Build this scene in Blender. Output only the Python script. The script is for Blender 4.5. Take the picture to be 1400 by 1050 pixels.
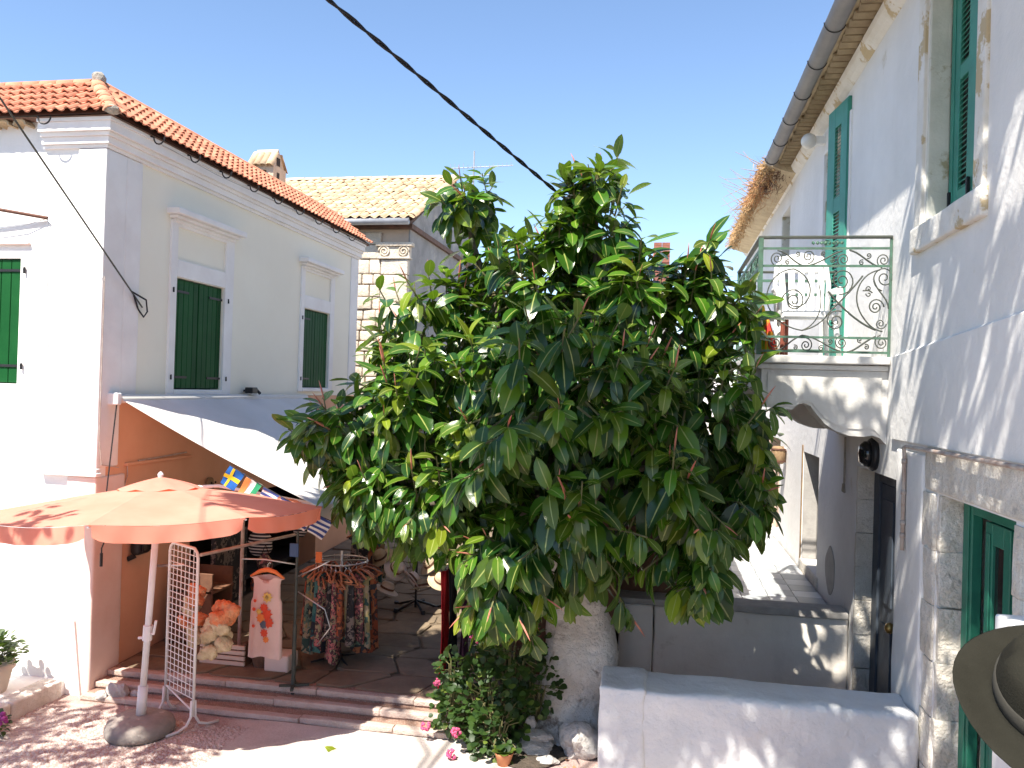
import bpy, bmesh, math, random
from mathutils import Vector, Matrix, noise, Euler, Quaternion
R = math.radians
sc = bpy.context.scene
for o in list(bpy.data.objects): bpy.data.objects.remove(o)
col = sc.collection

# ------------------------------------------------------------------ camera
cam_d = bpy.data.cameras.new("Camera"); cam = bpy.data.objects.new("Camera", cam_d); col.objects.link(cam)
sc.camera = cam
cam_d.sensor_width = 36.0; cam_d.lens = 36.0 * 1130 / 1400; cam_d.clip_start = .05; cam_d.clip_end = 2000
_y, _p, _r = R(10.3), R(.45), R(1.7)
fw = Vector((-math.sin(_y) * math.cos(_p), math.cos(_y) * math.cos(_p), math.sin(_p)))
rt = Vector((math.cos(_y), math.sin(_y), 0)); up = rt.cross(fw)
rt2 = rt * math.cos(_r) + up * math.sin(_r); up2 = up * math.cos(_r) - rt * math.sin(_r)
CAM = Vector((0, 0, 3.1))
cam.matrix_world = Matrix(((rt2.x, up2.x, -fw.x, CAM.x), (rt2.y, up2.y, -fw.y, CAM.y), (rt2.z, up2.z, -fw.z, CAM.z), (0, 0, 0, 1)))

# ------------------------------------------------------------------ sky, sun, exposure
SUN = Vector((-.223, -.52, .825)).normalized()          # towards the sun
w = bpy.data.worlds.new("World"); sc.world = w; w.use_nodes = True
nt = w.node_tree; bg = nt.nodes["Background"]
sky = nt.nodes.new("ShaderNodeTexSky"); sky.sky_type = 'NISHITA'; sky.sun_disc = False
sky.sun_elevation = math.asin(SUN.z); sky.sun_rotation = math.atan2(SUN.x, SUN.y)
sky.air_density = .9; sky.dust_density = .1; sky.ozone_density = 2.4; sky.altitude = 0
nt.links.new(sky.outputs[0], bg.inputs[0]); bg.inputs[1].default_value = .115
sd = bpy.data.lights.new("Sun", 'SUN'); sd.energy = 5.0; sd.angle = R(.53); sd.color = (1, .93, .82)
sun = bpy.data.objects.new("Sun", sd); col.objects.link(sun)
sun.rotation_euler = (-SUN).to_track_quat('-Z', 'Y').to_euler(); sun.location = (-3, -6, 14)
vs = sc.view_settings; vs.view_transform = 'Standard'; vs.look = 'None'; vs.exposure = 1.2; vs.gamma = 1; vs.use_curve_mapping = False
sc.cycles.max_bounces = 8; sc.cycles.diffuse_bounces = 6; sc.cycles.transmission_bounces = 6; sc.cycles.transparent_max_bounces = 8

# ------------------------------------------------------------------ materials
MATS = {}
def nodes(name):
    m = bpy.data.materials.new(name); m.use_nodes = True; t = m.node_tree
    return m, t, t.nodes["Principled BSDF"]
def N(t, typ, **k):
    n = t.nodes.new(typ)
    for a, b in k.items(): setattr(n, a, b)
    return n
def mixrgb(t, fac, a, b, mode='MIX'):
    n = N(t, "ShaderNodeMix", data_type='RGBA', blend_type=mode)
    for i, v in ((0, fac), (6, a), (7, b)):
        if hasattr(v, 'is_output') or hasattr(v, 'links'): t.links.new(v, n.inputs[i])
        elif i == 0: n.inputs[0].default_value = v
        else: n.inputs[i].default_value = (*v[:3], 1)
    return n.outputs[2]
def noise_fac(t, scale, detail=4, lo=.35, hi=.65, rough=.6, vec=None, dist=0):
    g = vec or N(t, "ShaderNodeNewGeometry").outputs['Position']
    n = N(t, "ShaderNodeTexNoise"); n.inputs['Scale'].default_value = scale; n.inputs['Detail'].default_value = detail
    n.inputs['Roughness'].default_value = rough; n.inputs['Distortion'].default_value = dist
    t.links.new(g, n.inputs['Vector'])
    r = N(t, "ShaderNodeMapRange"); r.inputs[1].default_value = lo; r.inputs[2].default_value = hi
    t.links.new(n.outputs[0], r.inputs[0]); return r.outputs[0]
def pm(name, c, rough=.8, c2=None, scale=3., bump=.15, bscale=60., spec=.3, patch=None, pscale=2., plo=.58, phi=.62, metal=0, transl=0, tcol=None, bdist=.01, lo=.35, hi=.65, fine=None, obj_var=0, streak=0):
    """procedural paint, plaster, stone, cloth ...: two-tone noise, optional worn patches, fine bump"""
    m, t, b = nodes(name)
    c2 = c2 or tuple(x * .86 for x in c)
    out = mixrgb(t, noise_fac(t, scale, 5, lo, hi), c, c2)
    if fine: out = mixrgb(t, noise_fac(t, 90, 3, .5, .75), out, fine)
    if streak:
        mp = N(t, "ShaderNodeMapping"); mp.inputs['Scale'].default_value = (2.2, 2.2, .35)
        t.links.new(N(t, "ShaderNodeNewGeometry").outputs['Position'], mp.inputs[0])
        f = noise_fac(t, 1.0, 5, .56, .8, vec=mp.outputs[0])
        mm = N(t, "ShaderNodeMath", operation='MULTIPLY'); mm.inputs[1].default_value = streak; t.links.new(f, mm.inputs[0])
        out = mixrgb(t, mm.outputs[0], out, tuple(x * .55 for x in c2))
    if patch: out = mixrgb(t, noise_fac(t, pscale, 6, plo, phi, .65), out, patch)
    if obj_var:
        oi = N(t, "ShaderNodeObjectInfo"); r = N(t, "ShaderNodeMapRange"); r.inputs[3].default_value = 1 - obj_var; r.inputs[4].default_value = 1 + obj_var * .6
        t.links.new(oi.outputs['Random'], r.inputs[0])
        cb = N(t, "ShaderNodeCombineColor")
        for i in range(3): t.links.new(r.outputs[0], cb.inputs[i])
        out = mixrgb(t, 1.0, out, cb.outputs[0], 'MULTIPLY')
    t.links.new(out, b.inputs['Base Color'])
    b.inputs['Roughness'].default_value = rough; b.inputs['Specular IOR Level'].default_value = spec; b.inputs['Metallic'].default_value = metal
    if bump:
        bn = N(t, "ShaderNodeBump"); bn.inputs['Strength'].default_value = bump; bn.inputs['Distance'].default_value = bdist
        t.links.new(noise_fac(t, bscale, 6, 0, 1), bn.inputs['Height']); t.links.new(bn.outputs[0], b.inputs['Normal'])
    if transl:
        tr = N(t, "ShaderNodeBsdfTranslucent"); mx = N(t, "ShaderNodeMixShader"); mx.inputs[0].default_value = transl
        if tcol: tr.inputs[0].default_value = (*tcol, 1)
        else: t.links.new(out, tr.inputs[0])
        t.links.new(b.outputs[0], mx.inputs[1]); t.links.new(tr.outputs[0], mx.inputs[2])
        t.links.new(mx.outputs[0], t.nodes["Material Output"].inputs[0])
    MATS[name] = m; return m

pm('white_plaster', (.82, .81, .79), c2=(.76, .75, .73), scale=1.3, bump=.25, bscale=14, bdist=.02)
pm('old_plaster', (.78, .77, .755), c2=(.70, .69, .67), scale=1.1, bump=.35, bscale=9, bdist=.03, patch=(.62, .59, .53), pscale=1.6, plo=.66, phi=.72, streak=.14)
pm('worn_frame', (.74, .72, .68), c2=(.66, .63, .57), scale=5, bump=.5, bscale=22, bdist=.02, patch=(.5, .40, .25), pscale=2.1, plo=.55, phi=.58)
pm('worn_reveal', (.55, .56, .50), c2=(.66, .66, .61), scale=3, bump=.4, bscale=16, bdist=.02, patch=(.36, .33, .22), pscale=1.7, plo=.5, phi=.55)
pm('limewash_stone', (.74, .71, .65), c2=(.60, .55, .47), scale=3.5, bump=.9, bscale=16, bdist=.04, patch=(.40, .37, .33), pscale=5, plo=.6, phi=.72, obj_var=.05, fine=(.5, .46, .41))
pm('warm_plaster', (.80, .755, .69), c2=(.71, .66, .59), scale=1.6, bump=.35, bscale=10, bdist=.03, patch=(.58, .53, .46), pscale=2.6, plo=.62, phi=.72, streak=.25)
pm('cream_plaster', (.83, .80, .69), c2=(.79, .755, .645), scale=.8, bump=.12, bscale=20)
pm('peach_plaster', (.68, .39, .25), c2=(.61, .34, .21), scale=1.4, bump=.2, bscale=16, streak=.2)
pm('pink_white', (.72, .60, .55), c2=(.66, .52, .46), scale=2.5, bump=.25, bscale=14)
pm('trim_white', (.82, .81, .80), c2=(.74, .72, .71), scale=2.2, bump=.3, bscale=11, bdist=.015)
pm('ochre_soffit', (.52, .42, .27), c2=(.40, .31, .2), scale=5, bump=.5, bscale=25)
pm('soffit_dark', (.20, .11, .08), c2=(.12, .08, .06), scale=6)
pm('red_tile', (.62, .27, .17), c2=(.46, .17, .10), scale=7, bump=.3, bscale=60, obj_var=.3, patch=(.42, .3, .22), pscale=5, plo=.68, phi=.78)
pm('red_tile_ridge', (.60, .24, .14), c2=(.52, .28, .18), scale=5, bump=.3, obj_var=.2)
pm('tan_tile', (.66, .50, .34), c2=(.52, .36, .22), scale=5, bump=.4, bscale=40, obj_var=.3, patch=(.3, .24, .17), pscale=4, plo=.66, phi=.76)
pm('mortar', (.42, .38, .33), c2=(.28, .26, .22), scale=9, bump=.6, bscale=40, bdist=.02)
pm('old_stone', (.72, .64, .53), c2=(.58, .49, .38), scale=4, bump=.8, bscale=20, bdist=.03, fine=(.42, .35, .27), obj_var=.14)
pm('grey_render', (.36, .345, .33), c2=(.25, .24, .23), scale=2, bump=.5, bscale=12, bdist=.03, patch=(.46, .42, .36), pscale=3, plo=.6, phi=.7)
pm('tan_render', (.56, .44, .34), c2=(.46, .36, .28), scale=2, bump=.3, bscale=14)
pm('dark_green_paint', (.005, .060, .015), c2=(.008, .075, .019), scale=3, rough=.55, bump=.15, bscale=50, spec=.12, obj_var=.2)
pm('teal_paint', (.05, .27, .20), c2=(.04, .22, .165), scale=5, rough=.5, bump=.15, bscale=70, spec=.4)
pm('door_green', (.022, .17, .11), c2=(.018, .13, .085), scale=4, rough=.45, bump=.2, bscale=50, spec=.4)
pm('rail_green', (.075, .165, .115), c2=(.06, .10, .075), scale=14, rough=.5, bump=.4, bscale=80, patch=(.16, .10, .06), pscale=16, plo=.62, phi=.7)
pm('rail_dark', (.045, .055, .05), c2=(.07, .075, .06), scale=10, rough=.55, bump=.3, bscale=90)
pm('blue_door_paint', (.045, .06, .085), c2=(.07, .085, .105), scale=5, rough=.5, bump=.25, bscale=40)
pm('black_metal', (.02, .02, .022), rough=.45, bump=.1)
pm('black_rubber', (.018, .017, .022), rough=.6, bump=.1)
pm('rusty_iron', (.16, .07, .045), c2=(.09, .045, .035), scale=20, rough=.8, bump=.4)
pm('rust_pipe', (.36, .26, .21), c2=(.5, .46, .42), scale=9, rough=.8, bump=.3)
pm('zinc', (.42, .43, .45), c2=(.34, .35, .37), scale=4, rough=.45, metal=.35, bump=.1)
pm('gutter_grey', (.24, .23, .225), c2=(.19, .18, .18), scale=3, rough=.55, bump=.15)
pm('chrome', (.62, .6, .58), rough=.28, metal=.85, bump=0)
pm('white_wire', (.76, .74, .72), rough=.4, bump=0)
pm('white_plastic', (.80, .80, .79), c2=(.74, .74, .73), rough=.4, bump=.03, scale=3)
pm('pole_white', (.72, .69, .70), c2=(.62, .6, .6), rough=.4, scale=4, bump=.05)
pm('concrete_base', (.30, .27, .245), c2=(.22, .2, .18), scale=8, bump=.5, bscale=40, patch=(.4, .37, .33), pscale=6)
pm('orange_canvas', (.82, .40, .30), c2=(.77, .34, .25), scale=3, rough=.9, bump=.2, bscale=200, spec=.1, transl=.38, tcol=(.88, .22, .10))
pm('white_canvas', (.78, .76, .73), c2=(.72, .70, .66), scale=2, rough=.85, bump=.1, bscale=150, transl=.16, tcol=(.8, .62, .42))
pm('ground_pebble', (.42, .30, .27), c2=(.32, .22, .2), scale=5, bump=.8, bscale=45, bdist=.02, patch=(.56, .5, .46), pscale=1.2, plo=.5, phi=.62, fine=(.55, .5, .46))
pm('pebble', (.55, .49, .45), c2=(.40, .32, .28), scale=18, bump=.2, rough=.6)
pm('plaza_lime', (.62, .575, .54), c2=(.48, .43, .39), scale=2.2, bump=.5, bscale=26, bdist=.02, fine=(.42, .37, .33))
pm('earth', (.11, .085, .065), c2=(.06, .05, .04), scale=12, bump=.9, bscale=40, bdist=.03)
pm('step_tread', (.35, .22, .17), c2=(.23, .14, .105), scale=9, bump=.9, bscale=38, bdist=.02, fine=(.5, .42, .36))
pm('step_nosing', (.55, .445, .39), c2=(.43, .33, .28), scale=5, bump=.8, bscale=30, bdist=.02, fine=(.56, .5, .45))
pm('flagstone', (.235, .18, .12), c2=(.165, .125, .085), scale=3.5, bump=.5, bscale=16, bdist=.02, obj_var=.14)
pm('joint', (.16, .122, .082), c2=(.12, .09, .06), scale=14, bump=.6)
pm('floor_tile', (.62, .63, .63), c2=(.55, .56, .565), scale=4, rough=.35, bump=.05, obj_var=.12)
pm('floor_tile_grey', (.36, .39, .41), c2=(.31, .34, .36), scale=4, rough=.35, bump=.05, obj_var=.08)
pm('bark_white', (.70, .67, .63), c2=(.54, .49, .44), scale=3.5, bump=1., bscale=14, bdist=.06, patch=(.17, .135, .11), pscale=3.4, plo=.57, phi=.66)
pm('bark', (.085, .07, .05), c2=(.13, .11, .085), scale=12, bump=.8, bscale=30, bdist=.02)
pm('twig', (.15, .155, .06), c2=(.12, .10, .05), scale=12, bump=.2)
pm('sheath', (.58, .16, .11), c2=(.68, .32, .22), scale=9, rough=.5, bump=0, transl=.25)
pm('rock_white', (.55, .53, .51), c2=(.38, .36, .34), scale=6, bump=.9, bscale=20, bdist=.04)
pm('terracotta', (.50, .21, .10), c2=(.42, .16, .08), scale=8)
pm('brick_red', (.28, .11, .075), c2=(.2, .08, .06), scale=10)
pm('petal_pink', (.75, .16, .30), c2=(.62, .1, .24), scale=20, bump=0, transl=.3)
pm('petal_purple', (.40, .07, .30), c2=(.5, .1, .36), scale=20, bump=0, transl=.3)
pm('straw_hay', (.52, .34, .17), c2=(.36, .22, .10), scale=6, bump=0, transl=.15)
pm('straw_rust', (.42, .19, .08), c2=(.5, .27, .13), scale=6, bump=0, transl=.15)
pm('straw_dark', (.16, .09, .06), c2=(.11, .06, .04), scale=9, bump=0)
pm('straw_hat', (.58, .47, .34), c2=(.46, .35, .22), scale=12, bump=.5, bscale=150, obj_var=.3)
pm('white_hat', (.72, .64, .57), c2=(.64, .54, .47), scale=8, bump=.3, bscale=150)
pm('felt', (.022, .021, .016), c2=(.017, .016, .012), scale=9, rough=.95, spec=.1, bump=.35, bscale=220)
pm('felt_band', (.04, .037, .03), rough=.9)
pm('jacket', (.06, .065, .085), c2=(.045, .05, .065), scale=8, rough=.9, bump=.3)
pm('trousers', (.05, .055, .07), rough=.9); pm('skin', (.55, .33, .24), c2=(.5, .28, .2), rough=.55, bump=.05)
pm('hair', (.05, .035, .025), rough=.6, bump=.4, bscale=120); pm('shoe', (.03, .025, .022), rough=.5)
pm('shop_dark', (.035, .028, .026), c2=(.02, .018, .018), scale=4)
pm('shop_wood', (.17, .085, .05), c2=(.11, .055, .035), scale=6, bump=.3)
pm('hanger_wood', (.42, .16, .08), c2=(.34, .12, .06), scale=10, rough=.45)
pm('orange_hanger', (.75, .20, .06), rough=.4, bump=0)
pm('shirt_cloth', (.72, .52, .46), c2=(.64, .43, .38), scale=4, rough=.9, transl=.15)
pm('print_red', (.62, .07, .03)); pm('print_yellow', (.62, .40, .10)); pm('print_dark', (.09, .10, .13)); pm('print_orange', (.7, .2, .05))
pm('red_cloth', (.62, .035, .04), c2=(.5, .02, .03), scale=4, rough=.9, transl=.2); pm('black_cloth', (.015, .013, .014), rough=.95)
pm('plum_cloth', (.09, .035, .06), c2=(.05, .02, .035), scale=9, rough=.95); pm('cream_cloth', (.66, .54, .44), rough=.9)
pm('blue_plastic', (.045, .09, .19), rough=.5); pm('tag_orange', (.72, .18, .05), rough=.5, bump=0)
pm('sponge_orange', (.75, .20, .07), c2=(.62, .3, .16), scale=14, bump=1, bscale=60, bdist=.02)
pm('sponge_cream', (.68, .54, .34), c2=(.52, .38, .22), scale=14, bump=1, bscale=60, bdist=.02)
pm('flag_blue', (.02, .12, .42), rough=.9, transl=.2); pm('flag_yellow', (.75, .52, .03), rough=.9, transl=.2); pm('flag_green', (.03, .27, .13), rough=.9, transl=.2)
pm('flag_white', (.76, .75, .74), rough=.9, transl=.2); pm('flag_orange', (.75, .26, .08), rough=.9, transl=.2); pm('flag_navy', (.05, .08, .26), rough=.9, transl=.2)
pm('flag_red', (.55, .04, .05), rough=.9, transl=.2)
pm('brass', (.45, .28, .09), rough=.35, metal=.8, bump=0)
pm('lamp_globe', (.75, .74, .70), rough=.3, bump=0); pm('lantern_wood', (.30, .20, .11), c2=(.2, .13, .07), scale=14, bump=.3)
pm('cement_patch', (.40, .385, .365), c2=(.33, .315, .30), scale=9, bump=.4, bscale=30)
pm('towel_red', (.65, .05, .04), c2=(.75, .35, .03), scale=9, lo=.45, hi=.55, rough=.95)
pm('towel_yellow', (.75, .52, .05), c2=(.3, .5, .06), scale=9, lo=.45, hi=.55, rough=.95)
pm('wood_red', (.24, .07, .045), rough=.6); pm('peg_pink', (.62, .2, .24), rough=.8)
pm('door_orange', (.62, .26, .09), rough=.7)
m, t, b = nodes('glass_dark'); b.inputs['Base Color'].default_value = (.012, .013, .015, 1); b.inputs['Roughness'].default_value = .08; b.inputs['Specular IOR Level'].default_value = .6; MATS['glass_dark'] = m
def dress_mat(name, cols, scale):
    m, t, b = nodes(name); v = N(t, "ShaderNodeTexVoronoi"); v.inputs['Scale'].default_value = scale
    mp = N(t, "ShaderNodeMapping"); mp.inputs['Scale'].default_value = (1, 1, .6)
    nz = N(t, "ShaderNodeTexNoise"); nz.inputs['Scale'].default_value = scale * .7
    g = N(t, "ShaderNodeNewGeometry").outputs['Position']; t.links.new(g, nz.inputs['Vector'])
    t.links.new(mixrgb(t, .35, g, nz.outputs['Color'], 'ADD'), mp.inputs[0]); t.links.new(mp.outputs[0], v.inputs['Vector'])
    cr = N(t, "ShaderNodeValToRGB"); cr.color_ramp.interpolation = 'CONSTANT'
    while len(cr.color_ramp.elements) < len(cols): cr.color_ramp.elements.new(.5)
    for i, c in enumerate(cols): cr.color_ramp.elements[i].position = i / len(cols); cr.color_ramp.elements[i].color = (*c, 1)
    sx = N(t, "ShaderNodeSeparateColor"); t.links.new(v.outputs['Color'], sx.inputs[0]); t.links.new(sx.outputs[0], cr.inputs[0])
    t.links.new(cr.outputs[0], b.inputs['Base Color']); b.inputs['Roughness'].default_value = .9; MATS[name] = m
dress_mat('print_green', [(.03, .07, .06), (.10, .16, .12), (.24, .2, .09), (.02, .03, .03), (.3, .24, .16)], 14)
dress_mat('print_rust', [(.30, .07, .03), (.08, .03, .02), (.4, .14, .06), (.05, .05, .06)], 16)
dress_mat('print_teal', [(.02, .09, .10), (.05, .15, .14), (.02, .02, .03), (.3, .12, .08)], 13)
dress_mat('print_flower', [(.45, .14, .14), (.10, .04, .05), (.3, .25, .15), (.04, .03, .03)], 22)
dress_mat('print_black', [(.012, .012, .014), (.02, .02, .024), (.16, .13, .11)], 18)
def stripe_mat(name, a, c, n):
    m, t, b = nodes(name); g = N(t, "ShaderNodeNewGeometry").outputs['Position']; s = N(t, "ShaderNodeSeparateXYZ"); t.links.new(g, s.inputs[0])
    mu = N(t, "ShaderNodeMath", operation='MULTIPLY'); mu.inputs[1].default_value = n; t.links.new(s.outputs[2], mu.inputs[0])
    fr = N(t, "ShaderNodeMath", operation='FRACT'); t.links.new(mu.outputs[0], fr.inputs[0])
    gt = N(t, "ShaderNodeMath", operation='GREATER_THAN'); gt.inputs[1].default_value = .6; t.links.new(fr.outputs[0], gt.inputs[0])
    t.links.new(mixrgb(t, gt.outputs[0], a, c), b.inputs['Base Color']); b.inputs['Roughness'].default_value = .9; MATS[name] = m
stripe_mat('striped_cloth', (.02, .02, .03), (.6, .55, .5), 26)
def leaf_mat(name, dark, light, young, trc, rough, midrib=True, tr=.22):
    m, t, b = nodes(name)
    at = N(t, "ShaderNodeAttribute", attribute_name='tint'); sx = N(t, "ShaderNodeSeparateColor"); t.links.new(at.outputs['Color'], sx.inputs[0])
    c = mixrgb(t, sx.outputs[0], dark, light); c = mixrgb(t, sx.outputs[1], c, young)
    gm = N(t, "ShaderNodeNewGeometry")
    bk = mixrgb(t, .55, c, (.17, .22, .08)); c = mixrgb(t, gm.outputs['Backfacing'], c, bk)
    if midrib:
        uv = N(t, "ShaderNodeUVMap"); uv.uv_map = 'UVMap'; su = N(t, "ShaderNodeSeparateXYZ"); t.links.new(uv.outputs[0], su.inputs[0])
        a = N(t, "ShaderNodeMath", operation='SUBTRACT'); a.inputs[1].default_value = .5; t.links.new(su.outputs[0], a.inputs[0])
        ab = N(t, "ShaderNodeMath", operation='ABSOLUTE'); t.links.new(a.outputs[0], ab.inputs[0])
        mr = N(t, "ShaderNodeMapRange"); mr.inputs[1].default_value = .02; mr.inputs[2].default_value = .05; mr.inputs[3].default_value = .85; mr.inputs[4].default_value = 0
        t.links.new(ab.outputs[0], mr.inputs[0]); c = mixrgb(t, mr.outputs[0], c, (.33, .36, .10))
        # side veins as fine relief
        wv = N(t, "ShaderNodeTexWave"); wv.inputs['Scale'].default_value = 9; wv.inputs['Distortion'].default_value = .6
        ad = N(t, "ShaderNodeCombineXYZ"); ms = N(t, "ShaderNodeMath", operation='SUBTRACT'); t.links.new(su.outputs[1], ms.inputs[0]); t.links.new(ab.outputs[0], ms.inputs[1])
        t.links.new(ms.outputs[0], ad.inputs[0]); t.links.new(ad.outputs[0], wv.inputs['Vector'])
        bn = N(t, "ShaderNodeBump"); bn.inputs['Strength'].default_value = .12; bn.inputs['Distance'].default_value = .004
        t.links.new(wv.outputs['Fac'], bn.inputs['Height']); t.links.new(bn.outputs[0], b.inputs['Normal'])
    t.links.new(c, b.inputs['Base Color']); b.inputs['Roughness'].default_value = rough; b.inputs['Specular IOR Level'].default_value = .45
    tn = N(t, "ShaderNodeBsdfTranslucent"); tn.inputs[0].default_value = (*trc, 1); mx = N(t, "ShaderNodeMixShader"); mx.inputs[0].default_value = tr
    t.links.new(b.outputs[0], mx.inputs[1]); t.links.new(tn.outputs[0], mx.inputs[2]); t.links.new(mx.outputs[0], t.nodes["Material Output"].inputs[0])
    MATS[name] = m
pm('garden_plaster', (.77, .775, .78), c2=(.66, .67, .685), scale=1.8, bump=.6, bscale=9, bdist=.04, patch=(.47, .47, .46), pscale=3.4, plo=.62, phi=.8, streak=.3)
pm('stained_plaster', (.66, .645, .62), c2=(.54, .53, .5), scale=2.2, bump=.4, bscale=10, bdist=.03, patch=(.30, .29, .27), pscale=3.2, plo=.62, phi=.76, streak=.7)
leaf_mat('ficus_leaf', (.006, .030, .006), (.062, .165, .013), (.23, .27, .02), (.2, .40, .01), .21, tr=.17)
leaf_mat('shrub_leaf', (.012, .034, .009), (.035, .075, .014), (.15, .20, .03), (.14, .26, .03), .5, False)
leaf_mat('far_leaf', (.06, .12, .02), (.14, .2, .03), (.25, .28, .05), (.3, .4, .05), .6, False, .3)

# ------------------------------------------------------------------ mesh helpers
class MB:
    def __init__(s): s.v = []; s.f = []
    def add(s, v, f):
        k = len(s.v); s.v += [tuple(p) for p in v]; s.f += [tuple(i + k for i in q) for q in f]; return s
    def box(s, x0, x1, y0, y1, z0, z1):
        return s.add([(x0, y0, z0), (x1, y0, z0), (x1, y1, z0), (x0, y1, z0), (x0, y0, z1), (x1, y0, z1), (x1, y1, z1), (x0, y1, z1)],
                     [(0, 3, 2, 1), (4, 5, 6, 7), (0, 1, 5, 4), (1, 2, 6, 5), (2, 3, 7, 6), (3, 0, 4, 7)])
    def rbox(s, x0, x1, y0, y1, z0, z1, r=.01, seg=2, M=None):
        bm = bmesh.new(); bmesh.ops.create_cube(bm, size=1)
        for v in bm.verts: v.co = Vector(((x0 + x1) / 2 + v.co.x * (x1 - x0), (y0 + y1) / 2 + v.co.y * (y1 - y0), (z0 + z1) / 2 + v.co.z * (z1 - z0)))
        bmesh.ops.bevel(bm, geom=bm.edges[:], offset=r, segments=seg, profile=.5, affect='EDGES')
        bm.verts.index_update(); s.add([(M @ v.co if M else v.co) for v in bm.verts], [[q.index for q in f.verts] for f in bm.faces]); bm.free(); return s
    def bar(s, a, b, w, h, upv=(0, 0, 1)):
        a, b = Vector(a), Vector(b); d = (b - a).normalized(); sd_ = d.cross(Vector(upv))
        if sd_.length < 1e-4: sd_ = d.cross(Vector((1, 0, 0)))
        sd_.normalize(); u = sd_.cross(d); pts = []
        for p in (a, b):
            for i, j in ((-1, -1), (1, -1), (1, 1), (-1, 1)): pts.append(p + sd_ * i * w / 2 + u * j * h / 2)
        return s.add(pts, [(3, 2, 1, 0), (4, 5, 6, 7), (0, 1, 5, 4), (1, 2, 6, 5), (2, 3, 7, 6), (3, 0, 4, 7)])
    def tube(s, path, r, seg=8, cap=True, radial=None):
        path = [Vector(p) for p in path]; n = len(path); rr = r if isinstance(r, (list, tuple)) else [r] * n
        nv = None; rings = []
        for i, p in enumerate(path):
            d = (path[min(i + 1, n - 1)] - path[max(i - 1, 0)])
            d = d.normalized() if d.length > 1e-9 else Vector((0, 0, 1))
            if nv is None:
                nv = d.cross(Vector((0, 0, 1)))
                if nv.length < .05: nv = d.cross(Vector((1, 0, 0)))
            nv = (nv - d * nv.dot(d)); nv.normalize(); b2 = d.cross(nv)
            ring = []
            for k in range(seg):
                a = 2 * math.pi * k / seg; q = rr[i] * (radial(i, a) if radial else 1)
                ring.append(p + nv * math.cos(a) * q + b2 * math.sin(a) * q)
            rings.append(ring)
        v = [q for rg in rings for q in rg]; f = []
        for i in range(n - 1):
            for k in range(seg):
                k2 = (k + 1) % seg; f.append((i * seg + k, i * seg + k2, (i + 1) * seg + k2, (i + 1) * seg + k))
        if cap: f.append(tuple(range(seg - 1, -1, -1))); f.append(tuple((n - 1) * seg + k for k in range(seg)))
        return s.add(v, f)
    def prism(s, poly, y0, y1, M=None):           # polygon in XZ extruded along Y
        n = len(poly); v = [(x, y0, z) for x, z in poly] + [(x, y1, z) for x, z in poly]
        f = [tuple(range(n)), tuple(range(2 * n - 1, n - 1, -1))] + [(i, i + n, (i + 1) % n + n, (i + 1) % n) for i in range(n)]
        if M: v = [M @ Vector(p) for p in v]
        return s.add(v, f)
    def lathe(s, prof, c=(0, 0, 0), seg=20, M=None, wob=None):
        v = []; f = []; n = len(prof)
        for i, (r, z) in enumerate(prof):
            for k in range(seg):
                a = 2 * math.pi * k / seg; q = r * (wob(i, a) if wob else 1)
                p = Vector((math.cos(a) * q, math.sin(a) * q, z)); p = M @ p if M else p + Vector(c); v.append(p)
        for i in range(n - 1):
            for k in range(seg):
                k2 = (k + 1) % seg; f.append((i * seg + k, i * seg + k2, (i + 1) * seg + k2, (i + 1) * seg + k))
        if prof[0][0] > 1e-4: f.append(tuple(range(seg - 1, -1, -1)))
        if prof[-1][0] > 1e-4: f.append(tuple((n - 1) * seg + k for k in range(seg)))
        return s.add(v, f)
    def rock(s, c, r, seed=0, amp=.35, sub=3, sq=(1, 1, 1)):
        bm = bmesh.new(); bmesh.ops.create_icosphere(bm, subdivisions=sub, radius=1)
        for v in bm.verts:
            d = v.co.copy(); k = 1 + amp * noise.noise(d * 1.3 + Vector((seed * 7.1, seed, 0))) + amp * .45 * noise.noise(d * 3.3 + Vector((0, seed * 3.3, 2)))
            v.co = Vector((d.x * sq[0], d.y * sq[1], d.z * sq[2])) * k * r + Vector(c)
        bm.verts.index_update(); s.add([v.co for v in bm.verts], [[q.index for q in f.verts] for f in bm.faces]); bm.free(); return s
    def lumpy(s, x0, x1, y0, y1, z0, z1, r=.04, amp=.008, cuts=7, seed=0):
        bm = bmesh.new(); bmesh.ops.create_cube(bm, size=1)
        for v in bm.verts: v.co = Vector(((x0 + x1) / 2 + v.co.x * (x1 - x0), (y0 + y1) / 2 + v.co.y * (y1 - y0), (z0 + z1) / 2 + v.co.z * (z1 - z0)))
        bmesh.ops.bevel(bm, geom=bm.edges[:], offset=r, segments=3, profile=.5, affect='EDGES')
        bmesh.ops.subdivide_edges(bm, edges=[e for e in bm.edges if e.calc_length() > .12], cuts=cuts, use_grid_fill=True)
        bm.normal_update()
        for v in bm.verts: v.co += v.normal * (noise.noise(v.co * 2.2 + Vector((seed, 0, 0))) * amp + noise.noise(v.co * 7 + Vector((0, seed, 0))) * amp * .5)
        bm.verts.index_update(); s.add([v.co for v in bm.verts], [[q.index for q in f.verts] for f in bm.faces]); bm.free(); return s
    def mesh(s, name, mat, smooth=False, angle=None):
        me = bpy.data.meshes.new(name); me.from_pydata(s.v, [], s.f); me.validate(); me.materials.append(MATS[mat])
        if smooth or angle:
            me.polygons.foreach_set('use_smooth', [True] * len(me.polygons))
            if angle and hasattr(me, 'set_sharp_from_angle'): me.set_sharp_from_angle(angle=R(angle))
        me.update(); return me
    def build(s, name, mat, parent=None, smooth=False, angle=None, kind=None):
        return link(name, s.mesh(name, mat, smooth, angle), parent, None, kind)
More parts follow.
